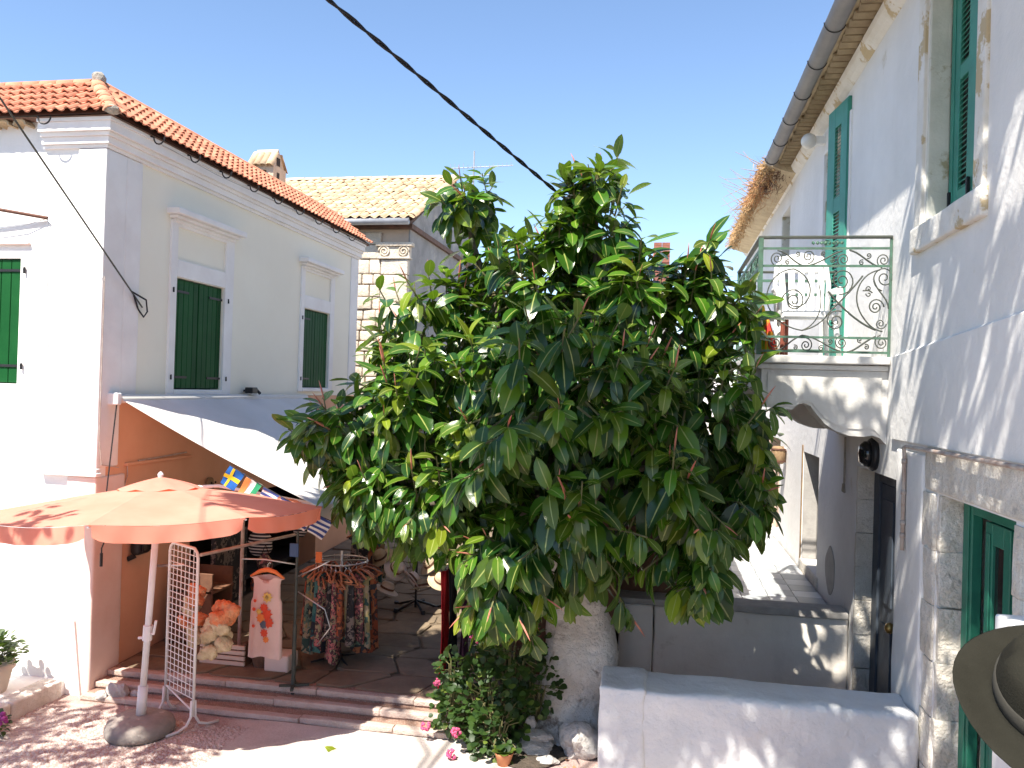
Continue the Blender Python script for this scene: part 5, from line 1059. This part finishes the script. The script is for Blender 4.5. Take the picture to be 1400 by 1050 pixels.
# round garment rack with dresses
GR = thing('garment_rack', 'round chrome garment rack crowded with dresses under the awning', 'garment rack', (-3.3, 8.35, .18))
gc = Vector((-3.3, 8.35, 0)); rr0 = .27
MB().tube([gc + Vector((0, 0, .18)), gc + Vector((0, 0, 1.34))], .016, 8).build('pole', 'chrome', GR)
MB().tube([gc + Vector((math.cos(a) * rr0, math.sin(a) * rr0, 1.24)) for a in [k * math.pi / 14 for k in range(29)]], .009, 6).build('ring', 'chrome', GR, smooth=True)
for k in range(4): a = k * math.pi / 2 + .4; MB().tube([gc + Vector((0, 0, 1.24)), gc + Vector((math.cos(a) * rr0, math.sin(a) * rr0, 1.24))], .008, 6).build('spoke', 'chrome', GR)
for k in range(4): a = k * math.pi / 2 + .7; MB().tube([gc + Vector((0, 0, .24)), gc + Vector((math.cos(a) * .3, math.sin(a) * .3, .2))], .012, 6).build('foot', 'black_metal', GR)
def dress(label, p, yaw, Ht, mat, Wd=.15, cat='dress', grp='dresses on the round rack', hang='hanger_wood', top=1.16):
    t_ = thing('dress', label, cat, (p[0], p[1], top - Ht), grp); Rz = Matrix.Translation((p[0], p[1], 0)) @ Matrix.Rotation(yaw, 4, 'Z'); sd_ = rng.random() * 6
    def fn(s, q):
        a = s * 2 * math.pi; w_ = Wd * (.62 + .1 * q + (.38 if q < .1 else .22 * q)); return Rz @ Vector((math.cos(a) * w_, math.sin(a) * (.03 + .03 * q) * (1 + .45 * math.sin(a * 6 + sd_) * q) , top - q * Ht - .05 * abs(math.cos(a)) * (q < .03) + .02 * math.sin(2 * a + sd_) * (q > .95)))
    mb = MB(); mb.add(*cloth_sheet(24, 9, fn)); mb.build('cloth', mat, t_, smooth=True)
    MB().tube([Rz @ Vector(v_) for v_ in ((-Wd * 1.05, 0, top - .05), (-Wd * .5, 0, top), (0, 0, top + .025), (Wd * .5, 0, top), (Wd * 1.05, 0, top - .05))], .011, 6).build('hanger', hang, t_, smooth=True)
    MB().tube([Rz @ Vector(v_) for v_ in ((0, 0, top + .02), (0, 0, top + .06), (.015, 0, top + .085), (.0, 0, top + .095))], .004, 5).build('hook', 'chrome', t_)
DR = [('rust and black patterned dress at the left of the round rack', 'print_rust', .72), ('dark green leafy print dress facing the steps', 'print_green', .84), ('teal patterned long dress near the middle of the rack', 'print_teal', .80), ('reddish flowered dress low on the round rack', 'print_flower', .88), ('black speckled dress on the shaded side of the rack', 'print_black', .7),
      ('second green print dress with ochre patches on the rack', 'print_green', .78), ('orange-rust dress hanging at the right of the rack', 'print_rust', .86), ('dark teal dress behind the orange-rust one', 'print_teal', .7), ('short flowered dress at the back of the rack', 'print_flower', .6), ('black dress at the far left of the rack', 'print_black', .8), ('rust print dress at the back of the rack', 'print_rust', .66), ('narrow teal dress on the rack\'s right end', 'print_teal', .84)]
for k, (lb_, mt, ht) in enumerate(DR):
    a = -math.pi * .95 + k * 2 * math.pi / 12; dress(lb_, (gc.x + math.cos(a) * rr0, gc.y + math.sin(a) * rr0), a + rng.uniform(-.3, .3), ht, mt, .16)
for k in range(9):
    a = -2.9 + k * .33; dress('dark patterned dress squeezed between others on the round rack', (gc.x + math.cos(a) * rr0 * .98, gc.y + math.sin(a) * rr0 * .98), a + .2, .62 + .03 * (k % 4), ('print_black', 'print_rust', 'print_green', 'print_flower')[k % 4], .14)
for k in range(9):                                     # empty hangers overlapping on the front of the rack
    a = -2.2 + k * .16; t_ = thing('coat_hanger', 'empty reddish wooden coat hanger on the front of the round rack', 'hanger', (gc.x, gc.y, 1.2), 'empty hangers on the round rack'); Rz = Matrix.Translation((gc.x + math.cos(a) * .31, gc.y + math.sin(a) * .31, -.03 * (k % 3))) @ Matrix.Rotation(a + .9, 4, 'Z')
    MB().tube([Rz @ Vector(v_) for v_ in ((-.17, 0, 1.1), (-.08, 0, 1.16), (0, 0, 1.185), (.08, 0, 1.16), (.17, 0, 1.1))], .010, 6).tube([Rz @ Vector((-.16, 0, 1.095)), Rz @ Vector((.16, 0, 1.095))], .007, 5).build('bow', 'hanger_wood', t_, smooth=True)
    MB().tube([Rz @ Vector(v_) for v_ in ((0, 0, 1.18), (0, 0, 1.23), (.018, 0, 1.25), (0, 0, 1.265))], .004, 5).build('hook', 'chrome', t_)
o = MB().rbox(-3.46, -3.39, 8.03, 8.04, 1.27, 1.38, .003, 1).build('size_tag', 'tag_orange', None); tag(o, 'orange cardboard tag on top of the round garment rack', 'tag')
# second rail further in, with clothes
R2 = thing('clothes_rail', 'plain clothes rail deeper in the shaded alley along the shop wall', 'clothes rail', (-4.2, 10, .25))
MB().tube([(-3.6, 9.6, .24), (-3.6, 9.6, 1.35), (-3.9, 11.4, 1.35), (-3.9, 11.4, .3)], .014, 6).build('frame', 'rail_dark', R2)
for k, (lb_, mt) in enumerate([('black dress at the near end of the deeper clothes rail', 'print_black'), ('rust dress second along the deeper clothes rail', 'print_rust'), ('flowered dress in the middle of the deeper clothes rail', 'print_flower'), ('teal dress near the far end of the deeper rail', 'print_teal'), ('green print dress at the far end of the deeper rail', 'print_green')]):
    dress(lb_, (-3.63 - k * .05, 9.75 + k * .3), .2, .8, mt, .15, grp='dresses on the deeper rail', top=1.27)
# goods by the shop opening
o = MB().rbox(-5.05, -4.99, 8.75, 9.5, .5, 1.32, .006, 1).build('display_board', 'print_black', None); tag(o, 'dark display panel beside the shop opening', 'panel')
BA = thing('striped_bag', 'black and white striped bag hanging by the shop opening', 'bag', (-4.72, 9.3, .85))
MB().rock((-4.72, 9.3, 1.16), .16, 2, .12, 3, (1, .5, 1)).build('body', 'striped_cloth', BA, smooth=True); MB().tube([(-4.82, 9.3, 1.28), (-4.78, 9.3, 1.42), (-4.66, 9.3, 1.42), (-4.62, 9.3, 1.28)], .008, 5).build('strap', 'black_cloth', BA)
for k, (x, y, z, mt, lb_) in enumerate([(-4.6, 9.2, .95, 'print_flower', 'flower-print purse below the striped bag'), (-4.5, 9.5, 1.4, 'print_flower', 'reddish patterned cloth bag above the striped bag'), (-4.65, 9.15, .72, 'print_rust', 'brown patterned bag low by the shop opening'), (-4.3, 9.5, 1.35, 'striped_cloth', 'striped cloth pouch hanging right of the striped bag')]):
    t_ = thing('cloth_bag', lb_, 'bag', (x, y, z)); MB().rock((x, y, z), .11, k + 20, .2, 2, (.9, .4, 1.1)).build('body', mt, t_, smooth=True); MB().tube([(x - .06, y, z + .08), (x, y, z + .22), (x + .06, y, z + .08)], .006, 5).build('strap', 'black_cloth', t_)
DBr = thing('display_bar', 'reddish display bar running from the wire rack to the awning post', 'bar', (-4, 7.8, 1.5)); MB().tube([(-4.14, 7.0, 1.5), (-3.82, 8.3, 1.49)], .016, 8).build('tube', 'rust_pipe', DBr); MB().tube([(-4.42, 8.3, .2), (-4.42, 8.3, 1.6)], .02, 8).build('post', 'rust_pipe', DBr)
o = MB().tube([(-5.0, 7.6, 1.22), (-4.55, 7.4, 1.3)], .014, 8).build('steel_tube', 'chrome', None, smooth=True); tag(o, 'short steel tube poking out beside the parasol pole', 'tube')
# wooden pallet, basket, stones and stool
PA = thing('wooden_crate', 'low slatted wooden crate in front of the shop opening', 'crate', (-4.35, 7.95, .18))
for k in range(4): MB().rbox(-4.62, -4.12, 7.85, 7.875, .2 + k * .055, .24 + k * .055, .004, 1).build('slat', 'cream_cloth', PA)
for x in (-4.6, -4.14): MB().rbox(x - .02, x + .02, 7.876, 8.3, .185, .43, .004, 1).build('side', 'shop_wood', PA)
MB().rbox(-4.58, -4.16, 7.88, 8.3, .18, .21, .003, 1).build('base', 'shop_wood', PA)
BK = thing('wicker_basket', 'dark wicker basket standing right of the slatted crate', 'basket', (-3.95, 7.95, .18)); MB().lathe([(.0, 0), (.12, 0), (.16, .15), (.15, .3), (.14, .3), (.13, .05)], (-3.95, 7.98, .19), 18, wob=lambda i, a: 1 + .03 * math.sin(a * 14)).build('body', 'straw_dark', BK)
MB().tube([(-3.95 + .15 * math.cos(a), 7.98 + .15 * math.sin(a), .49) for a in [k * math.pi / 10 for k in range(21)]], .014, 6).build('rim', 'straw_hay', BK)
o = MB().rbox(-3.88, -3.62, 7.8, 8.05, .19, .36, .02, 2).build('folded_cloth', 'pink_white', None); tag(o, 'pink folded cloth on the floor under the sleeveless shirt', 'cloth')
SC_ = thing('shelf_unit', 'brown wooden shelves against the shop wall behind the wire rack', 'shelf', (-4.9, 8.5, .2))
for z in (.22, .5, .78): MB().rbox(-5.3, -4.75, 8.3, 8.75, z, z + .03, .004, 1).build('shelf', 'shop_wood', SC_)
for y in (8.3, 8.72): MB().rbox(-5.3, -4.76, y, y + .03, .18, 1.0, .004, 1).build('side', 'shop_wood', SC_)
for k, (x, y, r, lb_) in enumerate([(-5.08, 7.2, .095, 'rough pale stone block at the foot of the corner'), (-5.2, 7.12, .05, 'small pale stone next to the rough block at the corner'), (-4.92, 7.24, .045, 'small dark stone right of the rough block')]):
    o = MB().rock((x, y, .05 + r * .3), r, k + 40, .4, 2, (1.2, .8, 1)).build('stone', 'rock_white', None, angle=35); tag(o, lb_, 'stone')
# wall lamp / mask on the shop wall
SP = thing('wall_speaker', 'black rounded outdoor lamp box on the peach wall behind the parasol', 'wall lamp', (-5.4, 7.84, 1.3))
MB().rbox(-5.42, -5.30, 7.78, 8.02, 1.26, 1.56, .05, 3).build('body', 'black_metal', SP, smooth=True); MB().rbox(-5.302, -5.28, 7.82, 7.98, 1.3, 1.52, .01, 2).build('face', 'glass_dark', SP); MB().bar((-5.44, 7.8, 1.22), (-5.36, 7.8, 1.26), .03, .05).build('bracket', 'black_metal', SP)
MK = thing('carved_mask', 'small dark carved mask on the peach wall above the parasol', 'mask', (-5.42, 9.29, 1.84))
MB().rock((-5.40, 9.29, 1.84), .085, 2, .15, 3, (.5, .85, 1.1)).build('face', 'lantern_wood', MK, smooth=True); MB().rock((-5.345, 9.27, 1.83), .022, 2, .1, 2, (1, .7, 1.3)).rock((-5.35, 9.24, 1.87), .014, 1, .1, 1).rock((-5.35, 9.33, 1.87), .014, 1, .1, 1).build('features', 'shop_dark', MK)
# straw hats on a stand in the alley
HSd = thing('hat_stand', 'dark hat stand with splayed feet in the shaded alley', 'stand', (-3.0, 10.2, .26))
MB().tube([(-3.05, 10.3, .25), (-3.05, 10.3, 1.1)], .015, 8).build('pole', 'black_metal', HSd)
for k in range(5): a = k * 1.256 + .3; MB().tube([(-3.05, 10.3, .36), (-3.05 + .2 * math.cos(a), 10.3 + .2 * math.sin(a), .3), (-3.05 + .3 * math.cos(a), 10.3 + .3 * math.sin(a), .26)], .016, 6).tube([(-3.05 + .3 * math.cos(a), 10.3 + .3 * math.sin(a), .3), (-3.05 + .31 * math.cos(a), 10.3 + .31 * math.sin(a), .25)], .03, 8).build('foot', 'black_metal', HSd)
def hat_prof(cr=.085, br=.17, h=.1): return [(0, h), (cr * .5, h * .99), (cr * .85, h * .9), (cr, h * .6), (cr * 1.05, .012), (cr * 1.3, 0), (br * .85, -.012), (br, -.006), (br * .99, -.012), (cr * 1.3, -.012), (cr * .98, .0), (cr * .9, h * .55), (0, h * .9)]
HT = [(-3.5, 10.2, .90, 'straw_hat', .5, 'tan straw hat highest on the left of the hat stand'), (-3.28, 10.15, .78, 'white_hat', .9, 'tilted cream sun hat below the highest tan one'), (-3.08, 10.2, .64, 'white_hat', .9, 'cream hat hanging steeply in the middle of the stand'), (-3.38, 10.1, .52, 'white_hat', .15, 'flat cream brimmed hat lowest on the left'), (-2.94, 10.2, .56, 'straw_hat', .3, 'small straw hat low at the right of the stand'),
      (-2.86, 10.3, .84, 'straw_hat', .7, 'straw hat high at the right of the stand'), (-2.68, 10.3, .9, 'straw_hat', .4, 'straw hat at the far right half behind leaves'), (-2.7, 10.2, .66, 'straw_hat', .6, 'brownish straw hat at the lower far right'), (-3.1, 10.5, .98, 'straw_hat', .5, 'straw hat at the top behind the others')]
for k, (x, y, z, mt, tl, lb_) in enumerate(HT):
    t_ = thing('sun_hat', lb_, 'hat', (x, y, z), 'sun hats on the stand'); M = Matrix.Translation((x, y, z)) @ Euler((tl, (k % 3 - 1) * .35, k)).to_matrix().to_4x4()
    MB().lathe(hat_prof(), seg=22, M=M, wob=lambda i, a: 1 + .05 * math.sin(2 * a + k) * (i > 4)).build('felt', mt, t_, smooth=True); MB().lathe([(.0885, .014), (.0925, .014), (.0905, .04), (.0875, .04)], seg=22, M=M).build('band', 'shop_wood', t_)
# cloths hanging at the right mouth of the alley
def hang_cloth(name, label, x0, y0, x1, y1, zt_, zb, mat, grp='cloths hung at the mouth of the alley'):
    t_ = MB().add(*cloth_sheet(10, 14, lambda s, q: (x0 + (x1 - x0) * s + .02 * math.sin(q * 3 + s * 4), y0 + (y1 - y0) * s + .03 * math.sin(s * 14 + q), zt_ + (zb - zt_) * q)))
    o = t_.build(name, mat, None, smooth=True); sm_ = o.modifiers.new('thick', 'SOLIDIFY'); sm_.thickness = .006; tag(o, label, 'cloth', grp)
hang_cloth('red_scarf', 'narrow bright red cloth hanging at the alley mouth', -2.03, 7.66, -1.99, 7.9, 1.35, .2, 'red_cloth')
hang_cloth('black_scarf', 'black cloth hanging right beside the bright red one', -1.97, 7.72, -1.9, 7.85, 1.4, .3, 'black_cloth')
hang_cloth('plum_scarf', 'dark plum cloth hanging behind the geranium bush', -1.88, 7.85, -1.8, 7.9, 1.3, .3, 'plum_cloth')
hang_cloth('cream_scarf', 'cream cloth hanging between plum cloth and the bush', -1.8, 7.95, -1.7, 8.0, 1.3, .4, 'cream_cloth')
hang_cloth('red_towel', 'second red cloth partly hidden behind leaves and bush', -1.72, 8.05, -1.55, 8.1, 1.2, .6, 'red_cloth')
o = MB().tube([(-2.05, 7.65, 1.42), (-1.55, 8.95, 1.42)], .012, 8).build('hanging_rod', 'rail_dark', None); tag(o, 'thin rod carrying the cloths at the alley mouth', 'rod')
# planter and flowers at the left edge
PT = thing('potted_plant', 'leafy pot plant on the whitewashed ledge at the left edge', 'plant', (-6.05, 6.8, .15))
MB().lathe([(0, 0), (.13, 0), (.18, .22), (.2, .22), (.2, .27), (.17, .27), (.16, .24), (0, .24)], (-6.08, 6.75, .15), 20).build('pot', 'cream_cloth', PT, smooth=True)
F_ = Foliage(); st = MB()
for k in range(260):
    d = Vector((rng.gauss(0, 1), rng.gauss(0, 1), abs(rng.gauss(0, 1)) * .8)).normalized(); p = Vector((-6.06, 6.75, .46)) + d * rng.uniform(.08, .26); F_.leaf(p, d, Vector((0, 0, 1)) + d * .4, rng.uniform(.05, .08), rng.random() * .5, rng.random())
    if k % 9 == 0: st.tube([(-6.08, 6.75, .38), p], [.006, .003], 4)
for k in range(5):
    a = .3 - k * .35; e = Vector((-5.8 + .05 * k, 6.7 - .05 * k, .5 + .06 * (k % 3))); st.tube([(-6.05, 6.75, .45), e], [.004, .002], 4)
    for q in range(5): F_.leaf(Vector((-6.05, 6.75, .45)).lerp(e, .5 + q * .12), Vector((rng.uniform(-.3, 1), rng.uniform(-1, 1), .4)), Vector((0, 0, 1)), .055, .3, .3)
F_.joined(F_.items, 'foliage', 'shrub_leaf', PT, geos=RG); st.build('stems', 'bark', PT, kind='stuff')
PF = thing('purple_flower', 'purple flowering plant at the bottom left edge', 'plant', (-5.6, 6.15, .15))
mb = MB()
for k in range(14): d = Vector((rng.gauss(0, 1), rng.gauss(0, 1), rng.gauss(0, 1))).normalized(); mb.rock(Vector((-5.47, 6.2, .17)) + d * .04, .022, k, .4, 1)
mb.build('flower', 'petal_purple', PF); F_ = Foliage()
for k in range(60): d = Vector((rng.gauss(0, 1), rng.gauss(0, 1), rng.gauss(0, 1))).normalized(); F_.leaf(Vector((-5.53, 6.18, .12)) + d * .1, d, Vector((0, 0, 1)), .05, 0, rng.random() * .4)
F_.joined(F_.items, 'foliage', 'shrub_leaf', PF, geos=RG)
# ================================================================== balcony furniture
PC = thing('plastic_chair', 'white plastic armchair standing on the green balcony', 'chair', (1.35, 8.5, 3.5))
c0 = Vector((1.36, 8.5, 3.5))
def cp(x, y, z): return tuple(c0 + Vector((x, y, z)))
MB().rbox(c0.x - .23, c0.x + .23, c0.y - .22, c0.y + .2, c0.z + .42, c0.z + .45, .014, 2).rbox(c0.x - .24, c0.x + .24, c0.y - .24, c0.y - .2, c0.z + .36, c0.z + .445, .014, 2).build('seat', 'white_plastic', PC, smooth=False, angle=40)
bk = MB().tube([cp(-.24, .2, .43), cp(-.26, .24, .75), cp(-.24, .29, .95), cp(-.14, .31, 1.04), cp(0, .315, 1.07), cp(.14, .31, 1.04), cp(.24, .29, .95), cp(.26, .24, .75), cp(.24, .2, .43)], .024, 8).build('backrest', 'white_plastic', PC, smooth=True)
MB().rbox(c0.x - .22, c0.x + .22, c0.y + .285, c0.y + .315, c0.z + .88, c0.z + 1.05, .012, 1).build('top_panel', 'white_plastic', bk)
for k in range(5): x = -.17 + k * .085; MB().bar(cp(x, .21, .45), cp(x * 1.15, .29, .9), .06, .016, (0, 1, 0)).build('back_slat', 'white_plastic', bk)
for s in (-1, 1):
    MB().tube([cp(s * .25, .24, .68), cp(s * .29, .05, .67), cp(s * .29, -.15, .66), cp(s * .28, -.22, .62), cp(s * .27, -.23, .5), cp(s * .27, -.22, .3)], [.022, .03, .032, .03, .026, .022], 8).build('arm', 'white_plastic', PC, smooth=True)
    MB().tube([cp(s * .24, -.2, .42), cp(s * .28, -.25, 0)], [.03, .022], 8).build('leg', 'white_plastic', PC, smooth=True); MB().tube([cp(s * .23, .2, .42), cp(s * .27, .28, 0)], [.03, .022], 8).build('leg', 'white_plastic', PC, smooth=True)
TB = thing('small_table', 'small table with reddish wooden legs behind the balcony railing', 'table', (1.1, 8.9, 3.5))
MB().rbox(.92, 1.3, 8.95, 9.3, 3.93, 3.96, .006, 1).build('top', 'black_metal', TB)
for x in (.96, 1.26):
    for y in (8.98, 9.27): MB().tube([(x, y, 3.5), (x, y, 3.93)], .018, 8).build('leg', 'wood_red', TB)
MB().tube([(1.1, 8.1, 3.5), (1.1, 8.1, 3.82)], .022, 8).build('leg', 'wood_red', TB)
for nm, lb_, x0, mt, zt_ in (('beach_towel', 'red and orange beach towel at the balcony corner', .92, 'towel_red', 3.86), ('beach_towel', 'yellow-green towel beside the red one at the balcony corner', .885, 'towel_yellow', 3.97)):
    o = MB().add(*cloth_sheet(8, 8, lambda s, q: (x0 + .13 * s * (.3 + .7 * q) + .02 * q, 8.02 + .05 * (x0 < .9) + .05 * math.sin(s * 9) * q, zt_ + (3.51 - zt_) * q))).build(nm, mt, None, smooth=True); o.modifiers.new('thick', 'SOLIDIFY').thickness = .01; tag(o, lb_, 'towel')
o = MB().add(*cloth_sheet(6, 8, lambda s, q: (.9, 8.2 + .16 * s + .02 * math.sin(q * 5), 4.15 - .3 * q + .03 * math.sin(s * 6)))).build('pink_cloth', 'peg_pink', None, smooth=True); o.modifiers.new('thick', 'SOLIDIFY').thickness = .01; tag(o, 'small pink cloth hanging inside the balcony side railing', 'cloth')
# ================================================================== cables
CB = thing('overhead_cable', 'thick twisted black cable crossing the sky into the tree', 'cable', (-2.2, 5, 5.6))
c_a, c_b, c_c, c_d = Vector((-4.2, -1.0, 6.9)), Vector((-2.18, 5.0, 5.58)), Vector((-1.04, 8.0, 5.03)), Vector((1.98, 15.9, 4.2))
pts = []
for k in range(121):
    s = k / 120 * 3; A_, B2 = ((c_a, c_b), (c_b, c_c), (c_c, c_d))[min(2, int(s))]; pts.append(A_.lerp(B2, s - min(2, int(s))))
for ph in (0, math.pi): MB().tube([p + Vector((math.cos(k * .9 + ph) * .011, 0, math.sin(k * .9 + ph) * .009)) for k, p in enumerate(pts)], .0095, 6).build('strand', 'black_rubber', CB, smooth=True)
WC = thing('wall_cable', 'thin dark cable slanting down to the corner of the white house', 'cable', (-5.42, 7.85, 3.86))
w0, w2 = Vector((-5.14, 5.6, 5.26)), Vector((-5.41, 7.86, 3.86)); far_ = w2 + (w0 - w2) * 3.2
MB().tube([far_, w0, w2.lerp(w0, .12), w2], .0085, 6).build('line', 'rail_dark', WC, smooth=True)
MB().tube([w2 + (w0 - w2) * .1, w2 + Vector((.03, .02, .08)), w2 + Vector((.02, .06, -.04)), w2 + Vector((.0, .03, -.1)), w2 + Vector((-.01, -.05, -.03)), w2 + (w0 - w2) * .08], .009, 6).build('loop', 'black_rubber', WC, smooth=True)
# ================================================================== person with the felt hat, at the right edge
PS = thing('person', 'person in a wide-brimmed olive felt hat at the bottom right corner', 'person', (.78, 1.84, .81))
hc = Vector((.775, 1.775, 2.53)); hn = Vector((-.20, -.52, .83)).normalized()          # hat centre and its tilted-back axis
def skinned(name, mat, chain, parent, sub=2):
    """chain: list of (co, radius, parent index)"""
    me = bpy.data.meshes.new(name); me.from_pydata([c[0] for c in chain], [(c[2], i) for i, c in enumerate(chain) if c[2] is not None], []); me.materials.append(MATS[mat])
    o = link(name, me, parent); sk = o.modifiers.new('skin', 'SKIN'); sk.use_smooth_shade = True
    if not me.skin_vertices: me.attributes.new if False else None
    for i, c in enumerate(chain): me.skin_vertices[0].data[i].radius = (c[1], c[1] * .85) if not isinstance(c[1], tuple) else c[1]; me.skin_vertices[0].data[i].use_root = (i == 0)
    ss = o.modifiers.new('sub', 'SUBSURF'); ss.levels = sub; ss.render_levels = sub; return o
pb = Vector((.80, 1.86, .81))
def q_(x, y, z): return tuple(pb + Vector((x, y, z)))
try:
    body = [(q_(0, 0, .86), (.15, .12), None), (q_(0, 0, 1.02), (.15, .115), 0), (q_(0, -.01, 1.2), (.165, .12), 1), (q_(0, -.02, 1.34), (.17, .11), 2), (q_(0, -.02, 1.43), (.08, .07), 3),
            (q_(-.17, -.02, 1.35), .065, 3), (q_(-.24, .02, 1.1), .05, 5), (q_(-.2, .2, .98), .042, 6), (q_(.17, -.02, 1.35), .065, 3), (q_(.24, .02, 1.1), .05, 8), (q_(.2, .2, .98), .042, 9),
            (q_(-.09, 0, .78), .095, 0), (q_(-.1, .02, .45), .07, 11), (q_(-.1, 0, .1), .05, 12), (q_(.09, 0, .78), .095, 0), (q_(.1, .02, .45), .07, 14), (q_(.1, 0, .1), .05, 15)]
    bo = skinned('body', 'jacket', body, PS)
    for s in (-1, 1):
        MB().rock(q_(s * .1, .06, .045), .075, 3, .1, 3, (.7, 1.9, .6)).build('shoe', 'shoe', PS, smooth=True)
        hd = [(q_(s * .2, .22, .975), .034, None), (q_(s * .185, .28, .96), .036, 0)] + [(q_(s * (.155 + .02 * k), .32, .955), .010, 1) for k in range(4)] + [(q_(s * (.15 + .022 * k), .37 - .008 * abs(k - 1.5), .94), .008, 2 + k) for k in range(4)] + [(q_(s * .14, .26, .955), .011, 0), (q_(s * .125, .3, .95), .009, 10)]
        skinned('hand', 'skin', hd, PS, 1)
except Exception as e: print('skin failed', e)
hd_c = hc - hn * .09 + Vector((.0, .02, -.02)); Mh = Matrix.Translation(hd_c) @ Matrix.Rotation(.35, 4, 'X')
mb = MB(); bm = bmesh.new(); bmesh.ops.create_icosphere(bm, subdivisions=4, radius=1)
for v in bm.verts:
    d = v.co.copy(); p = Vector((d.x * .075, d.y * .095, d.z * .115))
    if d.z < -.2: p.x *= 1 - .28 * (-d.z - .2); p.y = p.y * (1 - .2 * (-d.z - .2)) + .018 * (-d.z - .2)
    p.y += .024 * math.exp(-((d.x / .16) ** 2 + ((d.z + .12) / .2) ** 2)) * (d.y > 0) - .008 * math.exp(-(((abs(d.x) - .4) / .16) ** 2 + ((d.z - .08) / .13) ** 2)) * (d.y > 0) + .008 * math.exp(-((d.x / .3) ** 2 + ((d.z + .5) / .1) ** 2)) * (d.y > 0)
    v.co = Mh @ p
bm.verts.index_update(); mb.add([v.co for v in bm.verts], [[q.index for q in f.verts] for f in bm.faces]); bm.free()
mb.tube([hd_c + Vector((0, -.01, -.06)), hd_c + Vector((.0, -.02, -.14)), Vector(q_(0, -.02, 1.4))], [.055, .052, .062], 14)
for s in (-1, 1): mb.rock(Mh @ Vector((s * .078, 0, -.01)), .028, 2, .2, 2, (.35, .7, 1.1))
hdo = mb.build('head', 'skin', PS, smooth=True)
mb = MB(); bm = bmesh.new(); bmesh.ops.create_icosphere(bm, subdivisions=3, radius=1)
for v in bm.verts:
    d = v.co; v.co = Mh @ Vector((d.x * .084, d.y * .09 - .016, d.z * .1 + .016)) if (d.y < .25 or d.z > .5) and d.z > -.75 else Mh @ Vector((d.x * .05, d.y * .05, d.z * .05))
bm.verts.index_update(); mb.add([v.co for v in bm.verts], [[q.index for q in f.verts] for f in bm.faces]); bm.free(); mb.build('hair', 'hair', hdo, smooth=True)
hx_ = hn.orthogonal().normalized(); hx_ = (Vector((1, 0, 0)) - hn * hn.x).normalized(); hy_ = hn.cross(hx_); MHt = frame(hc, hx_, hy_, hn)
def hatpt(r, z, a, top=0):
    x, y = math.cos(a) * r, math.sin(a) * r * 1.12
    zz = z + .05 * (max(0, r - .11) / .07) ** 2 * (abs(math.cos(a)) ** 2) * .55 - .012 * max(0, r - .11) / .07 * abs(math.sin(a))
    if top: zz -= .035 * math.exp(-(x / .03) ** 2) * (1 - abs(y) / .12) + .01 * (y > 0) * (abs(x) < .06); x *= 1 - .18 * (y > .02) * (z > .07)
    return MHt @ Vector((x, y, zz))
pf_ = [(.001, .125, 1), (.035, .125, 1), (.065, .122, 1), (.086, .112, 1), (.096, .095, 1), (.103, .06, 0), (.108, .02, 0), (.112, .006, 0), (.12, .0, 0), (.135, .0, 0), (.16, .0, 0), (.178, .002, 0), (.182, .0, 0), (.178, -.004, 0), (.14, -.005, 0), (.118, -.005, 0), (.104, .004, 0), (.097, .06, 0), (.001, .1, 0)]
v = [hatpt(r, z, 2 * math.pi * k / 40, t_) for r, z, t_ in pf_ for k in range(40)]
f = [(i * 40 + k, i * 40 + (k + 1) % 40, (i + 1) * 40 + (k + 1) % 40, (i + 1) * 40 + k) for i in range(len(pf_) - 1) for k in range(40)]
ht = MB().add(v, f).build('hat', 'felt', PS, smooth=True)
v = [hatpt(r, z, 2 * math.pi * k / 40) for r, z in ((.111, .008), (.1125, .012), (.1095, .04), (.106, .042)) for k in range(40)]
MB().add(v, [(i * 40 + k, i * 40 + (k + 1) % 40, (i + 1) * 40 + (k + 1) % 40, (i + 1) * 40 + k) for i in range(3) for k in range(40)]).build('hat_band', 'felt_band', ht, smooth=True)
print('objects', len(bpy.data.objects))
